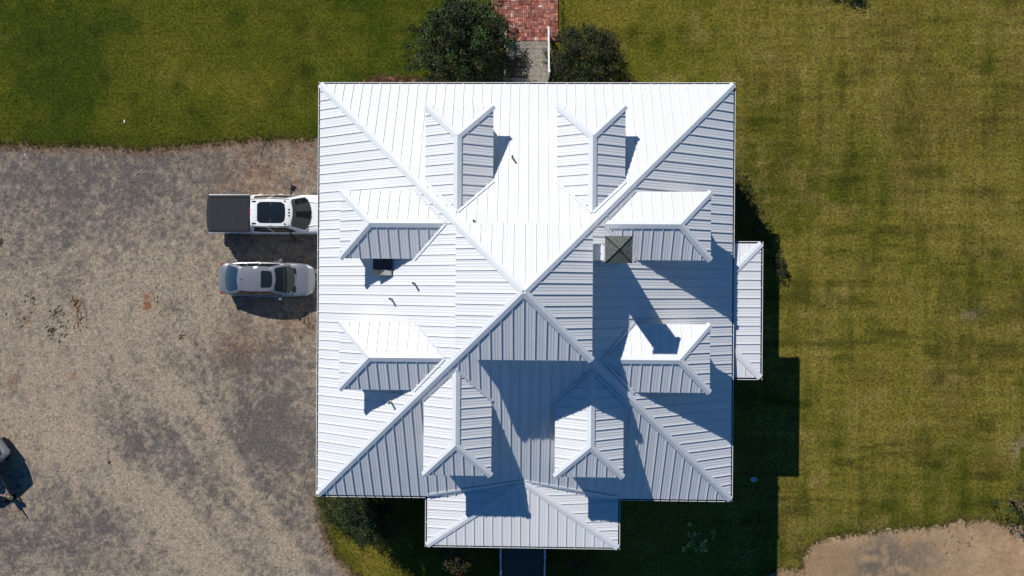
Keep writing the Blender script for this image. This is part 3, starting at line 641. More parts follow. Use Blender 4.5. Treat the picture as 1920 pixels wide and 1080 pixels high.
# ------------------------------------------------------------------ stairs
fs = tag(empty('front_staircase', (0, 11.0, 0)), 'grey weathered timber staircase with a white handrail, leading up from the brick path', 'staircase')
def stair(root, x0, x1, y_top, y_bot, z_top, z_bot, n, m, sgn):
    run = (y_bot-y_top)/n; rise = (z_top-z_bot)/n
    for k in range(n):
        tr = MB(); ya = y_top+run*k; yb = ya+run*1.08; zz = z_top-rise*(k+1)
        for j in range(2):
            u0 = ya+(yb-ya)*j/2+.004*sgn; u1 = ya+(yb-ya)*(j+1)/2-.004*sgn; tr.box(x0, x1, *sorted((u0, u1)), zz-.035, zz)
        tr.box(x0+.01, x1-.01, *sorted((ya+.002*sgn, ya+.02*sgn)), zz-.0, zz+rise-.036)
        o = tr.build('tread', m, root); o.location = -root.location
    for xx in (x0+.03, x1-.07, (x0+x1)/2):
        s_ = MB(); s_.face([(xx, y_top, z_top-.05), (xx, y_bot, z_bot-.04), (xx, y_bot, 0), (xx, y_top, z_top-.6)]); s_.face([(xx+.04, y_top, z_top-.05), (xx+.04, y_top, z_top-.6), (xx+.04, y_bot, 0), (xx+.04, y_bot, z_bot-.04)])
        o = s_.build('stringer', m, root); o.location = -root.location
def rail(root, x, ya, yb, za, zb_, posts=3, h=.92, m=M['trim'], w=.075):
    r = MB(); r.bar((x, ya, za+h), (x, yb, zb_+h), w, .04); r.bar((x, ya, za+.12), (x, yb, zb_+.12), .04, .04)
    L = abs(yb-ya); k = max(2, int(L/.13))
    for i_ in range(1, k): y = ya+(yb-ya)*i_/k; zc = za+(zb_-za)*i_/k; r.box(x-.018, x+.018, y-.018, y+.018, zc+.14, zc+h)
    o = r.build('handrail', m, root); o.location = -root.location
    for i_ in range(posts):
        y = ya+(yb-ya)*i_/(posts-1); zc = za+(zb_-za)*i_/(posts-1); p = MB(); p.box(x-.045, x+.045, y-.045, y+.045, max(0, zc-.4), zc+h+.03); p.box(x-.06, x+.06, y-.06, y+.06, zc+h+.03, zc+h+.06)
        o = p.build('post', m, root); o.location = -root.location
# landing then steps
ld = MB()
for k in range(14): ld.box(-1.12, 1.12, 8.905+k*.135, 8.905+k*.135+.128, 1.26, 1.3)
ld.box(-1.05, 1.05, 8.92, 10.7, 0, 1.25)
o = ld.build('landing', M['deck'], fs); o.location = -fs.location
stair(fs, -1.12, 1.12, 10.8, 13.05, 1.3, .12, 8, M['deck'], 1)
for x in (-1.06, 1.14): rail(fs, x, 10.85, 13.45, 1.28, .06)
bs = tag(empty('rear_staircase', (0, -12.5, 0)), 'dark shaded staircase with two white handrails below the porch roof', 'staircase')
stair(bs, -1.06, 1.06, -11.42, -15.6, 1.28, .1, 14, M['shadedeck'], -1)
for x in (-1.12, 1.12): rail(bs, x, -11.1, -14.55, 1.28, .4, posts=4, w=.06)

# ------------------------------------------------------------------ vehicles
def surf(mb, fn, nu, nv, m=0, off=0, flip=False):
    g = [[fn(i/nu, j/nv) for j in range(nv+1)] for i in range(nu+1)]
    for i in range(nu):
        for j in range(nv):
            q = [g[i][j], g[i+1][j], g[i+1][j+1], g[i][j+1]]
            mb.face(q[::-1] if flip else q, m=m)
def loft(secs, mb, m=0):
    """secs: list of (x, [(y,z)...]) half profiles bottom to top; mirrored and capped"""
    rings = [[(x, y, z) for (y, z) in pr]+[(x, -y, z) for (y, z) in pr[::-1]] for x, pr in secs]
    n = len(rings[0])
    for a, c in zip(rings[:-1], rings[1:]):
        for k in range(n):
            j = (k+1) % n; mb.face([a[k], c[k], c[j], a[j]], m=m)
    h = len(secs[0][1])
    for r, fl_ in ((rings[0], 0), (rings[-1], 1)):
        for k in range(h-1): q = [r[k], r[k+1], r[n-2-k], r[n-1-k]]; mb.face(q if fl_ else q[::-1], m=m)
def subsurf(o, lv=2):
    s_ = o.modifiers.new('sub', 'SUBSURF'); s_.levels = lv; s_.render_levels = lv
    o.data.polygons.foreach_set('use_smooth', [True]*len(o.data.polygons)); return o
class Cabin:
    def __init__(s, xr_b, xr_t, xf_t, xf_b, wb, wt, zb_, zt, bowf=.12, bowr=.08, crown=.04, zbf=None, zbr=None):
        s.__dict__.update(locals())
    def W(s, p, q):    # windshield p -1..1, q 0 bottom..1 top
        y = p*(s.wb+(s.wt-s.wb)*q); x = s.xf_b+(s.xf_t-s.xf_b)*q+s.bowf*(1-p*p)*(1-q*.5)-s.bowf*.1*p*p; zb_ = s.zbf or s.zb_
        return Vector((x, y, zb_+(s.zt-zb_)*q+.05*q*(1-q)*4*.6+s.crown*(1-p*p)*q))
    def Rr(s, p, q):
        y = p*(s.wb+(s.wt-s.wb)*q); x = s.xr_b+(s.xr_t-s.xr_b)*q-s.bowr*(1-p*p)*(1-q*.5); zb_ = s.zbr or s.zb_
        return Vector((x, y, zb_+(s.zt-zb_)*q+.05*q*(1-q)*4*.6+s.crown*(1-p*p)*q))
    def Sd(s, p, q, sg):  # p 0 rear..1 front
        a = s.Rr(sg, q); b_ = s.W(sg, q); v = a.lerp(b_, p); v.y += sg*(.06*(1-(2*p-1)**2)*(1-q*.3)); v.z += .03*q*(1-(2*p-1)**2); return v
    def Tp(s, p, q):   # p across -1..1 , q 0 rear .. 1 front
        a = s.Rr(p, 1); b_ = s.W(p, 1); v = a.lerp(b_, q); k = (1-(2*q-1)**2); v.z += .03*k; v.y += .06*.7*k*p; return v
def panel(mb, fn, p0, p1, q0, q1, n=10, m=0, off=.008, inv=False, rnd=.12):
    def f(i, j):
        p = p0+(p1-p0)*i; q = q0+(q1-q0)*j; return fn(p, q)
    e = 1e-3; g = []
    cx, cy = (p0+p1)/2, (q0+q1)/2
    for i in range(n+1):
        row = []
        for j in range(n+1):
            p = p0+(p1-p0)*i/n; q = q0+(q1-q0)*j/n
            P = fn(p, q); du = fn(p+e, q)-P; dv = fn(p, q+e)-P; nn = du.cross(dv).normalized()
            if inv: nn = -nn
            row.append(P+nn*off)
        g.append(row)
    for i in range(n):
        for j in range(n):
            if rnd and (i in (0, n-1)) and (j in (0, n-1)):
                q = [(i, j), (i+1, j), (i+1, j+1), (i, j+1)]; c_ = (0 if i == 0 else n, 0 if j == 0 else n); q = [k for k in q if k != c_]
                mb.face([g[a][b_] for a, b_ in q], m=m)
            else: mb.face([g[i][j], g[i+1][j], g[i+1][j+1], g[i][j+1]], m=m)
def wheel(parent, x, y, r, w_, sg):
    t_ = MB(); n = 28; prof = [(.62, 0), (.78, .0), (.97, .02), (1, .10), (1, w_/2)]
    prof = [(r*a, c_) for a, c_ in prof]; prof = prof+[(a, w_-c_) for a, c_ in prof[::-1]][1:]
    for k in range(n):
        a0, a1 = 2*math.pi*k/n, 2*math.pi*(k+1)/n
        for (r0, d0), (r1, d1) in zip(prof[:-1], prof[1:]):
            f = lambda rr, dd, aa: (rr*math.cos(aa), sg*(w_/2-dd), rr*math.sin(aa))
            t_.face([f(r0, d0, a0), f(r1, d1, a0), f(r1, d1, a1), f(r0, d0, a1)])
    o = t_.build('wheel', M['black'], parent, smooth=True); o.location = (x, y, r)
    rm = MB(); rm.tube((0, sg*(w_/2-.06), 0), (0, sg*(w_/2-.05), 0), r*.62, n=24)
    for k in range(5):
        a = 2*math.pi*k/5; rm.bar((0, sg*(w_/2-.045), 0), (r*.6*math.cos(a), sg*(w_/2-.035), r*.6*math.sin(a)), .07, .02, (0, sg, 0))
    rm.tube((0, sg*(w_/2-.05), 0), (0, sg*(w_/2-.01), 0), .07, n=12)
    rm.build('rim', M['steel'], o)
def mirror(parent, x, y, z, sg, m, size=(.12, .24, .17), arm=.12, rz=0):
    o = MB(); o.box(-size[0]/2, size[0]/2, min(0, sg*size[1])+sg*arm, max(0, sg*size[1])+sg*arm, -size[2]/2, size[2]/2); ob = o.build('mirror', m, parent, bevel=.035)
    ob.location = (x, y, z); ob.rotation_euler = (0, 0, rz)
    a = MB(); a.bar((0, -sg*.03, -.03), (0, sg*(arm+.02), -.02), .06, .04); a.build('mirror_arm', M['black'], ob); return ob

silver = mat('silver_paint', (.29, .30, .32), .28, .55, coat=.7, var=.02)
whitep = mat('white_paint', (.76, .76, .75), .3, 0, coat=.6, var=.02)
cglass = mat('car_glass', (.012, .016, .018), .05, spec=.7)
rglass = mat('rear_glass_blue_reflection', (.018, .035, .06), .07, spec=.9)  # blue sky reflection put into the base colour
chrome = mat('chrome', (.7, .7, .7), .32, .8)
bedm = mat('bed_cover', (.026, .029, .033), .65, spec=.2, var=.15, vscale=7)
lampm = mat('lamp_lens', (.55, .57, .58), .1, coat=1); redm = mat('red_lens', (.35, .01, .01), .15, coat=1)
intr = mat('interior', (.10, .11, .10), .8)

# --- silver sedan, nose towards the house (+x)
car = tag(empty('sedan', (-13.42, .48, 0), R_(-.6)), 'silver sedan with a dark sunroof parked nose-in beside the house', 'car')
def prof(hw, zb_, zs, zt, tuck=.9): return [(0, zb_), (hw*.8, zb_), (hw*tuck, zb_+.06), (hw*.985, zb_+.28), (hw, (zb_+zs)/2+.1), (hw*.97, zs-.03), (hw*.86, zs+.01), (hw*.6, zt-.015), (0, zt)]
secs = [(-2.49, prof(.50, .42, .72, .74)), (-2.44, prof(.66, .32, .86, .90)), (-2.25, prof(.81, .26, .93, .99)), (-1.9, prof(.88, .22, .95, 1.02)), (-1.3, prof(.905, .20, .95, 1.0)),
        (0, prof(.905, .20, .93, .98)), (.9, prof(.905, .20, .92, .97)), (1.35, prof(.90, .22, .90, .97)), (1.85, prof(.88, .24, .84, .91)), (2.2, prof(.80, .26, .76, .82)), (2.42, prof(.62, .32, .66, .70)), (2.54, prof(.38, .40, .58, .60))]
bd = MB(); loft(secs, bd); body = subsurf(bd.build('body', silver, car, merge=True))
cb = Cabin(-1.93, -1.13, .53, 1.36, .80, .585, .93, 1.41, .24, .18, .035, zbf=.95, zbr=.97)
cm = MB()
surf(cm, lambda i, j: cb.W(-1+2*i, j), 12, 6); surf(cm, lambda i, j: cb.Rr(-1+2*i, j), 12, 6, flip=True); surf(cm, lambda i, j: cb.Tp(-1+2*i, j), 12, 10)
for sg in (-1, 1): surf(cm, lambda i, j: cb.Sd(i, j, sg), 12, 6, flip=sg > 0)
cm.build('roof', silver, car, smooth=True, merge=True)
g = MB(); panel(g, cb.W, -.93, .93, .04, .93, off=.008); g.build('windscreen', cglass, car, smooth=True, merge=True)
g = MB(); panel(g, cb.Rr, -.90, .90, .04, .92, off=.008, inv=True); g.build('rear_window', rglass, car, smooth=True, merge=True)
for sg in (-1, 1):
    for (p0, p1) in ((.10, .26), (.28, .52), (.545, .86)):
        g = MB(); panel(g, lambda p, q: cb.Sd(p, q, sg), p0, p1, .10, .84, off=.012, inv=sg > 0, n=6, rnd=0); g.build('side_window', cglass, car, smooth=True, merge=True)
    c = MB(); pts = [cb.Sd(.06+.85*k/12, .03, sg) for k in range(13)]
    for a, b_ in zip(pts[:-1], pts[1:]): c.bar(a+Vector((0, sg*.02, 0)), b_+Vector((0, sg*.02, 0)), .035, .025)
    c.build('chrome_strip', chrome, car)
    mirror(car, .82, sg*.86, .98, sg, silver, (.14, .16, .13), .05)
    h = MB(); hp = [(2.10, sg*.80, .74), (2.36, sg*.66, .68), (2.42, sg*.56, .66), (2.25, sg*.60, .77), (2.02, sg*.72, .80)]
    h.face(hp if sg < 0 else hp[::-1]); h.face([(a, b_, c_-.1) for a, b_, c_ in hp]); h.build('headlight', lampm, car, smooth=False)
    h = MB(); h.box(-2.40, -2.28, *sorted((sg*.62, sg*.80)), .72, .83); h.build('tail_light', redm, car, bevel=.03)
    v = MB(); pts = [(1.47, sg*.30, .990), (1.60, sg*.31, .975), (1.56, sg*.60, .955), (1.43, sg*.62, .965)]
    v.face(pts if sg > 0 else pts[::-1]); v.build('bonnet_vent', M['black'], car)
    for xx in (-1.45, 1.45): wheel(car, xx, sg*.80, .335, .23, sg)
    for xx in (-.45, .45):
        h = MB(); h.bar((xx-.09, sg*.915, .80), (xx+.09, sg*.915, .80), .02, .03); h.build('door_handle', chrome, car)
g = MB(); panel(g, cb.Tp, -.70, .70, .64, .95, off=.006, inv=True); g.build('sunroof', cglass, car, smooth=True, merge=True)
g = MB(); g.tube((-1.02, 0, 1.45), (-1.10, 0, 1.52), .04, .015, n=8); g.build('antenna_fin', silver, car)
g = MB(); g.bar((2.48, -.35, .50), (2.48, .35, .50), .10, .12); g.build('grille', M['black'], car)

# --- white pickup
tk = tag(empty('pickup_truck', (-13.0, 3.83, 0)), 'white crew-cab pickup with a black ribbed bed cover, parked nose-in beside the house', 'pickup truck')
def tprof(hw, zb_, zs, zt): return [(0, zb_), (hw*.85, zb_), (hw*.97, zb_+.05), (hw, zb_+.3), (hw, (zb_+zs)/2), (hw*.99, zs-.12), (hw*.955, zs-.01), (hw*.8, zt-.005), (0, zt)]
secs = [(-1.08, tprof(1.0, .5, 1.28, 1.30)), (-1.05, tprof(1.01, .46, 1.30, 1.33)), (-.4, tprof(1.01, .45, 1.32, 1.34)), (.6, tprof(1.01, .45, 1.32, 1.34)), (1.6, tprof(1.01, .45, 1.31, 1.35)), (1.95, tprof(1.01, .45, 1.29, 1.37)), (2.6, tprof(1.0, .46, 1.24, 1.35)),
        (3.0, tprof(.97, .5, 1.18, 1.30)), (3.2, tprof(.92, .52, 1.1, 1.2)), (3.26, tprof(.85, .55, 1.0, 1.05))]
bd = MB(); loft(secs, bd); body = subsurf(bd.build('body', whitep, tk, merge=True))
bx = MB(); X0, X1 = -3.22, -1.12
bx.box(X0+.03, X1, -.985, .985, .55, 1.36); bxo = bx.build('truck_bed', whitep, tk, bevel=.05)
cv = MB(); ol = [(-3.20, -.93), (-1.10, -.95), (-1.10, .95), (-3.20, .93), (-3.27, .6), (-3.295, 0), (-3.27, -.6)]
cv.face([(a, b_, 1.40) for a, b_ in ol]); cv.face([(a, b_, 1.30) for a, b_ in ol][::-1])
for a, b_ in zip(ol, ol[1:]+ol[:1]): cv.face([(a[0], a[1], 1.30), (b_[0], b_[1], 1.30), (b_[0], b_[1], 1.40), (a[0], a[1], 1.40)])
for k in range(23): x = -3.12+k*.088; cv.box(x, x+.07, -.80, .80, 1.398, 1.408)
for sg in (-1, 1): cv.box(-3.14, -1.14, *sorted((sg*.82, sg*.88)), 1.398, 1.43)
cv.build('bed_cover', bedm, tk)
cb = Cabin(-1.05, -.80, 1.15, 1.86, .90, .68, 1.33, 1.92, .26, .03, .04, zbf=1.36)
cm = MB()
surf(cm, lambda i, j: cb.W(-1+2*i, j), 12, 6); surf(cm, lambda i, j: cb.Rr(-1+2*i, j), 12, 6, flip=True); surf(cm, lambda i, j: cb.Tp(-1+2*i, j), 12, 10)
for sg in (-1, 1): surf(cm, lambda i, j: cb.Sd(i, j, sg), 12, 6, flip=sg > 0)
cm.build('cab_roof', whitep, tk, smooth=True, merge=True)
g = MB(); panel(g, cb.W, -.95, .95, .02, .95, off=.01); ws = g.build('windscreen', cglass, tk, smooth=True, merge=True)
g = MB()
for sg in (-1, 1):
    a, b_ = cb.W(.1*sg, .03), cb.W(.85*sg, .05); g.bar(a+Vector((.01, 0, .015)), b_+Vector((-.02, 0, .02)), .025, .015)
g.build('wiper', M['black'], tk)
g = MB(); panel(g, cb.Rr, -.8, .8, .15, .85, off=.01, inv=True); g.build('rear_window', cglass, tk, smooth=True, merge=True)
for sg in (-1, 1):
    for (p0, p1) in ((.08, .42), (.46, .86)):
        g = MB(); panel(g, lambda p, q: cb.Sd(p, q, sg), p0, p1, .10, .85, off=.012, inv=sg > 0, n=6, rnd=0); g.build('side_window', cglass, tk, smooth=True, merge=True)
    mirror(tk, 1.05, sg*.98, 1.42, sg, M['black'], (.16, .27, .30), .20, -sg*.35)
    g = MB(); pts = [cb.Tp(sg*.98, k/8)+Vector((0, 0, .004)) for k in range(9)]
    for a, b_ in zip(pts[:-1], pts[1:]): g.bar(a, b_, .022, .012)
    g.build('roof_seam', M['black'], tk)
    for xx in (-2.25, 2.2): wheel(tk, xx, sg*.87, .40, .27, sg)
    h = MB(); h.box(3.02, 3.2, *sorted((sg*.62, sg*.9)), .86, 1.08); h.build('headlight', lampm, tk, bevel=.03)
    h = MB(); h.box(-3.24, -3.16, *sorted((sg*.82, sg*.98)), .9, 1.25); h.build('tail_light', redm, tk, bevel=.02)
    g = MB(); g.bar((1.95, sg*.62, 1.36), (3.0, sg*.48, 1.30), .10, .035, taper=.3); g.build('bonnet_crease', whitep, tk)
    for xx in (-.62, .45):
        h = MB(); h.bar((xx-.1, sg*1.015, 1.15), (xx+.1, sg*1.015, 1.15), .03, .04); h.build('door_handle', whitep, tk)
g = MB(); panel(g, cb.Tp, -.74, .74, .17, .85, off=.008, inv=True); sr_ = g.build('sunroof', cglass, tk, smooth=True, merge=True)
g = MB(); g.bar(cb.Tp(-.73, .515)+Vector((0, 0, .01)), cb.Tp(.73, .515)+Vector((0, 0, .01)), .03, .012); g.build('sunroof_bar', M['dark'], sr_)
for p_, q_ in ((-.8, .07), (.8, .07), (-.82, .87), (.82, .87)):
    g = MB(); v = cb.Tp(p_, q_); L_ = .13 if q_ < .5 else .05; g.box(v.x-L_/2, v.x+L_, v.y-.03, v.y+.03, v.z-.01, v.z+.025); g.build('roof_mount', M['black'], tk, bevel=.01)
for y_ in (-.22, 0, .22):
    g = MB(); v = cb.Tp(y_, .94); g.box(v.x-.04, v.x+.04, v.y-.03, v.y+.03, v.z-.01, v.z+.03); g.build('marker_light', mat('amber_lens', (.12, .06, .01), .2) if y_ == -.22 else bpy.data.materials['amber_lens'], tk, bevel=.01)
g = MB(); g.box(-.86, -.80, -.16, .16, 1.90, 1.96); g.build('brake_light', redm, tk, bevel=.01)
g = MB(); g.box(3.2, 3.30, -.95, .95, .5, .68); g.build('bumper', chrome, tk, bevel=.03); g = MB(); g.box(-3.34, -3.23, -.95, .95, .5, .66); g.build('bumper', chrome, tk, bevel=.03)

pales = mat('pale_silver_paint', (.52, .54, .57), .3, .25, coat=.6, var=.02)
# --- silver hatchback at the frame's left edge: only its rear corner shows
sv = tag(empty('hatchback', (0, 0, 0)), 'silver hatchback at the left edge of the gravel, only one corner in view', 'car')
ax = math.atan2(12, 15); L2 = 2.15; W2 = .89
crn = G(19, 850, .6)                               # rear right corner
fx, fy = -math.cos(ax), -math.sin(ax)               # forward points away to lower left
sv.location = (crn.x+fx*L2-(-fy)*W2*.92, crn.y+fy*L2-fx*W2*.92, 0); sv.rotation_euler = (0, 0, math.atan2(fy, fx))
def sprof(hw, zb_, zs, zt): return [(0, zb_), (hw*.8, zb_), (hw*.93, zb_+.06), (hw, zb_+.28), (hw, (zb_+zs)/2+.05), (hw*.97, zs-.05), (hw*.9, zs), (hw*.6, zt-.01), (0, zt)]
secs = [(-2.15, sprof(.72, .45, .75, .76)), (-2.10, sprof(.82, .36, .95, .96)), (-1.8, sprof(.88, .30, 1.0, 1.01)), (-1, sprof(.90, .26, .98, 1.0)), (.3, sprof(.90, .26, .96, .98)), (1, sprof(.89, .28, .95, 1.02)), (1.6, sprof(.86, .3, .86, .94)), (2.0, sprof(.76, .36, .72, .78)), (2.15, sprof(.58, .42, .6, .62))]
bd = MB(); loft(secs, bd); subsurf(bd.build('body', pales, sv, merge=True))
cb = Cabin(-2.08, -1.86, .25, 1.1, .84, .68, .90, 1.62, .14, .06, .04)
cm = MB()
surf(cm, lambda i, j: cb.W(-1+2*i, j), 10, 6); surf(cm, lambda i, j: cb.Rr(-1+2*i, j), 10, 6, flip=True); surf(cm, lambda i, j: cb.Tp(-1+2*i, j), 10, 10)
for sg in (-1, 1): surf(cm, lambda i, j: cb.Sd(i, j, sg), 12, 6, flip=sg > 0)
cm.build('roof', pales, sv, smooth=True, merge=True)
g = MB(); panel(g, cb.W, -.93, .93, .04, .93); g.build('windscreen', cglass, sv, smooth=True, merge=True)
g = MB(); panel(g, cb.Rr, -.90, .90, .10, .88, off=.012, inv=True); g.build('rear_window', cglass, sv, smooth=True, merge=True)
for sg in (-1, 1):
    for (p0, p1) in ((.06, .2), (.23, .5), (.53, .86)):
        g = MB(); panel(g, lambda p, q: cb.Sd(p, q, sg), p0, p1, .10, .85, off=.012, inv=sg > 0, n=6, rnd=0); g.build('side_window', cglass, sv, smooth=True, merge=True)
    for xx in (-1.35, 1.35): wheel(sv, xx, sg*.80, .32, .21, sg)
    h = MB(); h.box(-2.05, -1.99, *sorted((sg*.66, sg*.80)), .70, .86); h.build('tail_light', redm, sv, bevel=.02)
    h = MB(); h.box(1.8, 2.0, *sorted((sg*.58, sg*.8)), .6, .78); h.build('headlight', lampm, sv, bevel=.03)
g = MB(); g.bar((-2.16, -.7, .52), (-2.16, .7, .52), .08, .1); g.build('bumper', silver, sv, bevel=.03)

# --- utility trailer with an A-frame tongue, jack and winch
tip = G(17, 931, .5); tr = tag(empty('utility_trailer', (tip.x, tip.y, 0), 0), 'open steel utility trailer, the tip of its A-frame tongue and jack in view', 'trailer')
d = (G(15, 925, .5)-G(0, 897, .5)).normalized(); th = math.atan2(d.y, d.x); tr.rotation_euler = (0, 0, th+R_(24))
f = MB()
for sg in (-1, 1): f.bar((0, sg*.03, .42), (-1.5, sg*.70, .42), .08, .10)
f.bar((-1.5, -.8, .42), (-1.5, .8, .42), .08, .1)
f.build('tongue', M['rust'], tr)
for k in range(5):
    x = -.25-k*.22; yy = .03+.67*(-x/1.5); f = MB(); f.bar((x, -yy, .47), (x, yy, .47), .05, .03); f.build('crossbar', M['steel'], tr)
f = MB(); f.box(-4.4, -1.5, -.85, .85, .44, .52); f.build('deck', M['deck'], tr)
f = MB()
for sg in (-1, 1): f.bar((-4.4, sg*.85, .75), (-1.5, sg*.85, .75), .04, .04)
f.bar((-1.5, -.85, .75), (-1.5, .85, .75), .04, .04)
for k in range(7):
    for sg in (-1, 1): x = -1.5-k*.48; f.box(x-.02, x+.02, sg*.85-.02, sg*.85+.02, .5, .76)
f.build('side_rail', M['steel'], tr)
f = MB(); f.box(-.10, .16, -.075, .075, .44, .56); f.tube((.14, 0, .42), (.14, 0, .56), .07, n=10); f.build('coupler', M['olive'], tr, bevel=.02)
bp = G(26, 931, 0); lp = Matrix.Rotation(-tr.rotation_euler[2], 4, 'Z') @ (bp-Vector((tip.x, tip.y, 0)))
f = MB(); f.tube((lp.x, lp.y, 0), (lp.x, lp.y, .02), .14, n=12); f.tube((lp.x, lp.y, .02), (lp.x, lp.y, .55), .075, .07, n=12); f.tube((lp.x, lp.y, .55), (lp.x, lp.y, .95), .055, .045, n=12); f.tube((lp.x, lp.y, .95), (lp.x, lp.y, 1.42), .035, .008, n=10)
f.build('jack', M['black'], tr)
f = MB(); f.bar((0.1, 0, .44), (lp.x, lp.y, .44), .08, .08); f.tube((lp.x, lp.y-.12, .45), (lp.x, lp.y+.12, .45), .16, n=16); f.build('winch', M['black'], tr)
for sg in (-1, 1): wheel(tr, -3.1, sg*1.0, .31, .19, sg)

# ------------------------------------------------------------------ trees and shrubs
def plant(name, cx, cy, rx, ry, h, z0, nclump, nleaf, cols, label, cat, leaf=.075, group=None, seed=1, lean=(0, 0), spread=.32, trunk=.07, open_=.0, ragged=.25, arms=10):
    r = random.Random(seed); root = empty(name, (cx, cy, 0)); tag(root, label, cat, group)
    tb = MB(); base = Vector((0, 0, 0)); mid = Vector((lean[0]*.3, lean[1]*.3, z0+.25*(h-z0))); tb.tube(base, mid, trunk, trunk*.75, n=9)
    cl = []
    for k in range(nclump):
        a = r.uniform(0, 6.283); u = r.random(); rr = (u**.5)*(1+r.uniform(-ragged, ragged)*(u > .5)); zt = math.sqrt(max(0, 1-min(1, rr)**2))
        zz = z0+(h-z0)*(zt*r.uniform(.35, 1.0)*.95+.05); cl.append(Vector((lean[0]+rx*rr*math.cos(a), lean[1]+ry*rr*math.sin(a), zz)))
    for c_ in r.sample(cl, min(arms, len(cl))):
        m2 = mid.lerp(c_, .5)+Vector((r.uniform(-.1, .1), r.uniform(-.1, .1), .1)); tb.tube(mid-Vector((0, 0, .05)), m2, trunk*.5, trunk*.3, n=6, cap=False); tb.tube(m2, c_, trunk*.3, trunk*.1, n=5, cap=False)
    tb.build('trunk', M['bark'], root)
    V = []; F = []; C = []
    for c_ in cl:
        if r.random() < open_: continue
        col = r.choice(cols); k0 = r.uniform(.5, 1.7); s_ = spread*r.uniform(.6, 1.25); out = Vector((c_.x-lean[0], c_.y-lean[1], (c_.z-z0)*.8+.3)); out.normalize()
        axis = (out+Vector((r.uniform(-.5, .5), r.uniform(-.5, .5), r.uniform(0, .6)))).normalized()
        for q in range(nleaf):
            p = c_+Vector((r.gauss(0, 1), r.gauss(0, 1), r.gauss(0, .8)))*s_*.42+axis*r.uniform(-.5, 1)*s_*.7
            if p.z < .05: p.z = .05+abs(r.gauss(0, .05))
            n_ = (Vector((r.gauss(0, 1), r.gauss(0, 1), r.gauss(.7, 1)))).normalized(); u = n_.orthogonal().normalized(); u.rotate(Matrix.Rotation(r.uniform(0, 6.28), 3, n_)); v = n_.cross(u)
            l = leaf*r.uniform(.6, 1.35); wv = l*.42; i0 = len(V)
            V += [p-u*l*.5, p+v*wv*.5, p+u*l*.5, p-v*wv*.5]; F.append((i0, i0+1, i0+2, i0+3)); kk = k0*r.uniform(.75, 1.3); C.append(tuple(x_*kk for x_ in col))
    me = bpy.data.meshes.new('crown'); me.from_pydata([tuple(p) for p in V], [], F); me.materials.append(M['leaf'])
    ca = me.color_attributes.new('tint', 'FLOAT_COLOR', 'CORNER'); arr = np.repeat(np.concatenate([np.array(C), np.ones((len(C), 1))], 1), 4, axis=0); ca.data.foreach_set('color', arr.astype(np.float32).ravel())
    link(bpy.data.objects.new('crown', me), root); return root
DG = [(.026, .046, .012), (.034, .052, .014), (.024, .030, .012), (.045, .045, .018), (.018, .028, .014), (.04, .075, .016)]
DR = [(.024, .028, .011), (.030, .030, .012), (.020, .026, .010), (.036, .034, .015), (.03, .05, .012)]
YG = [(.05, .065, .015), (.07, .075, .018), (.035, .05, .012), (.10, .09, .02), (.03, .04, .012)]
plant('tree', -3.05, 12.0, 2.35, 2.45, 4.6, .9, 480, 95, DG, 'big dark green leafy tree to the left of the timber steps, branches over them', 'tree', .12, seed=3, trunk=.11, spread=.33, arms=26, ragged=.38)
plant('tree', 3.05, 11.45, 1.75, 1.9, 3.0, .6, 330, 90, DR, 'dark bushy tree to the right of the white handrail', 'tree', .10, seed=8, trunk=.09, spread=.28, arms=18, ragged=.3)
plant('shrub', -1.35, 10.9, .95, .9, 2.6, .3, 50, 70, DG, 'small shrub overhanging the left edge of the timber steps', 'shrub', .09, seed=9, spread=.3)
plant('shrub', 3.55, 13.15, .35, .35, 1.5, .3, 9, 30, YG, 'light yellow-green sprig poking out beyond the dark bushy tree', 'shrub', .08, seed=10, spread=.22, trunk=.03)
plant('shrub', 6.9, 10.15, .28, .2, .5, .05, 8, 40, [(.10, .13, .02), (.07, .10, .02)], 'tiny bright green plant at the top gutter, right of the dark bushy tree', 'plant', .06, seed=12, spread=.16, trunk=.02)
SWG = 'shrubs below the roof corner by the driveway'
plant('shrub', -9.7, -11.0, .95, 1.25, 2.1, .2, 130, 80, [(.05, .075, .015), (.08, .09, .02), (.03, .045, .014), (.10, .085, .03)], 'green leafy shrub nearest the driveway at the bottom left roof corner', 'shrub', .075, SWG, 21, spread=.3)
plant('shrub', -8.45, -10.95, 1.05, 1.15, 3.3, .3, 170, 90, DG, 'tall dark shrub added to cast shade, right of the leafy one at the bottom left roof corner', 'shrub', .08, SWG, 22, spread=.32)  # added and made tall so its shadow darkens the grass
plant('shrub', -7.35, -11.5, 1.15, 1.2, 4.1, .4, 200, 95, DG[:3], 'tall dark shrub added for its shadow on the lawn, left of the porch roof', 'shrub', .08, SWG, 23, spread=.32)  # added to throw the slanting shadow over the lawn
plant('shrub', -3.25, -13.65, .85, .85, 2.1, .2, 70, 46, [(.06, .055, .02), (.045, .045, .018), (.08, .065, .025), (.05, .035, .02)], 'brown-green bush under the bottom edge of the porch roof', 'shrub', .085, None, 24, spread=.26)
plant('shrub', -3.2, -14.75, .25, .25, 1.4, .2, 7, 26, [(.30, .03, .015), (.2, .04, .02)], 'small plant with red leaves below the brown-green bush', 'plant', .07, None, 25, spread=.18, trunk=.02)
plant('shrub', 2.6, -14.3, 1.3, .8, 1.2, .1, 40, 45, DG[:3], 'low dark shrub in shade right of the rear steps', 'shrub', .08, None, 26, spread=.3)
plant('shrub', 8.95, -12.75, .95, .65, 1.7, .5, 16, 22, [(.42, .44, .14), (.32, .36, .12), (.48, .46, .2)], 'sparse pale green sapling standing alone in the house shadow', 'sapling', .09, None, 27, spread=.17, trunk=.025, ragged=.3, arms=14)
EG = 'flowering shrubs along the right side of the house'
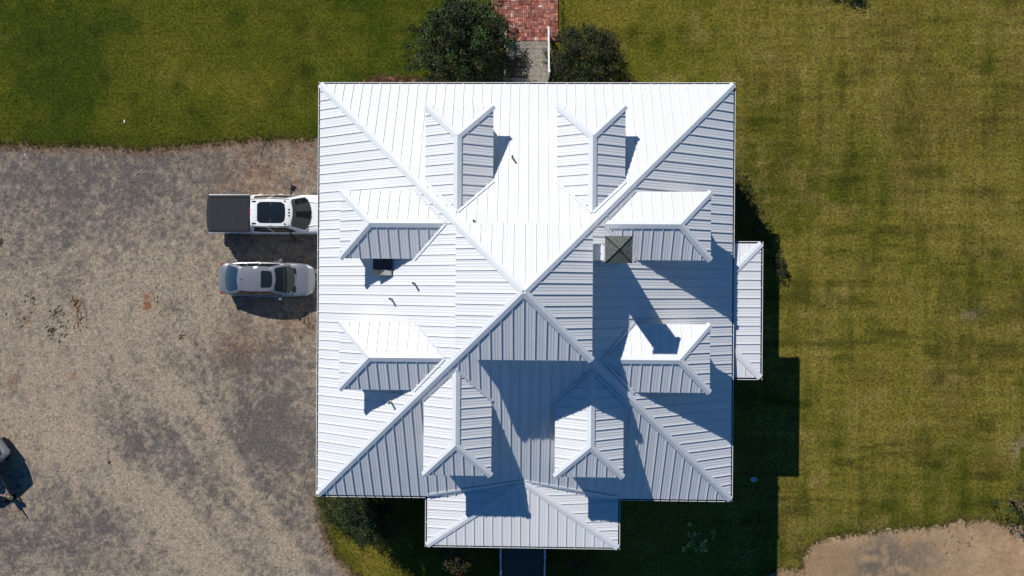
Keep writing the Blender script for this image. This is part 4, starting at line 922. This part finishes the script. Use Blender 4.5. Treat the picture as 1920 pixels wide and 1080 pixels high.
for k, (px, py, r_, hh_, cc_) in enumerate(((1392, 335, .42, .8, [(.16, .13, .02), (.08, .08, .02), (.05, .05, .015)]), (1398, 365, .5, 1.0, YG), (1412, 392, .55, 1.0, YG[:3]+DR[:2]), (1430, 425, .5, .9, YG[:3]+DR[:2]), (1446, 448, .45, .8, YG), (1455, 480, .45, .9, DG), (1467, 505, .35, .8, DG))):
    p = G(px, py, hh_*.7)
    words = ['topmost', 'second from the top', 'third from the top', 'fourth from the top', 'fifth from the top', 'shaded, just above the side roof,', 'lowest, beside the side roof,']
    plant('shrub', p.x, p.y, r_, r_, hh_, .1, 22, 46, cc_, 'small shrub, %s in the row by the right wall' % words[k], 'shrub', .07, EG, 30+k, spread=.2, trunk=.025)
plant('shrub', 10.1, -4.75, 1.0, .9, 1.8, .2, 55, 50, DG, 'dark shrub in shade below the side roof', 'shrub', .08, None, 41, spread=.3)
plant('shrub', 9.9, 4.2, .5, 1.2, 1.9, .2, 40, 50, DG[:3]+DR[:2], 'dark shrub close against the right wall above the side roof', 'shrub', .08, None, 42, spread=.3)
p = G(1926, 950, 1.2)
plant('shrub', p.x, p.y, .9, 1.0, 2.0, .3, 50, 46, DG, 'dark shrub at the right edge, just above the bare soil', 'shrub', .085, None, 43, spread=.3)
plant('tree', 15.3, 18.05, 1.0, .9, 3.0, .9, 80, 60, DG, 'small round tree just beyond the top edge of the lawn', 'tree', .1, None, 44, spread=.3, trunk=.06)

# odds and ends on the lawn
u = MB(); p = G(1413, 899); n = 12
ring = [(p.x+.19*math.cos(6.283*k/n), p.y+.13*math.sin(6.283*k/n)) for k in range(n)]
u.face([(a, b_, .06) for a, b_ in ring])
for k in range(n): a, b_ = ring[k], ring[(k+1) % n]; u.face([(a[0], a[1], 0), (b_[0], b_[1], 0), (b_[0], b_[1], .06), (a[0], a[1], .06)])
u = u.build('stepping_stone', mat('pale_stone', (.40, .44, .46), .7, var=.1)); tag(u, 'pale oval stone lying in the shadow right of the house', 'stone')
s_ = MB(); a, b_ = G(1388, 1046), G(1421, 1025); s_.tube((a.x, a.y, .03), ((a.x+b_.x)/2, (a.y+b_.y)/2+.03, .04), .022, .02, n=7); s_.tube(((a.x+b_.x)/2, (a.y+b_.y)/2+.03, .04), (b_.x, b_.y, .03), .02, .014, n=7)
tag(s_.build('stick', mat('dry_wood', (.22, .19, .15), .85, var=.2)), 'thin bare stick lying on the shaded grass', 'stick')
s_ = MB(); a, b_ = G(582, 868), G(565, 925); s_.tube((a.x, a.y, .02), ((a.x+b_.x)/2-.03, (a.y+b_.y)/2, .03), .016, .014, n=7); s_.tube(((a.x+b_.x)/2-.03, (a.y+b_.y)/2, .03), (b_.x, b_.y, .02), .014, .008, n=7)
tag(s_.build('cane', mat('dry_cane', (.42, .34, .22), .85, var=.2)), 'thin pale cane lying on the gravel beside the left gutter', 'stick')
s_ = MB(); a = G(234, 228); s_.box(a.x-.03, a.x+.03, a.y-.07, a.y+.07, 0, .05); tag(s_.build('marker_peg', mat('white_plastic', (.75, .75, .72), .5), bevel=.01), 'tiny white peg standing in the green lawn', 'peg')
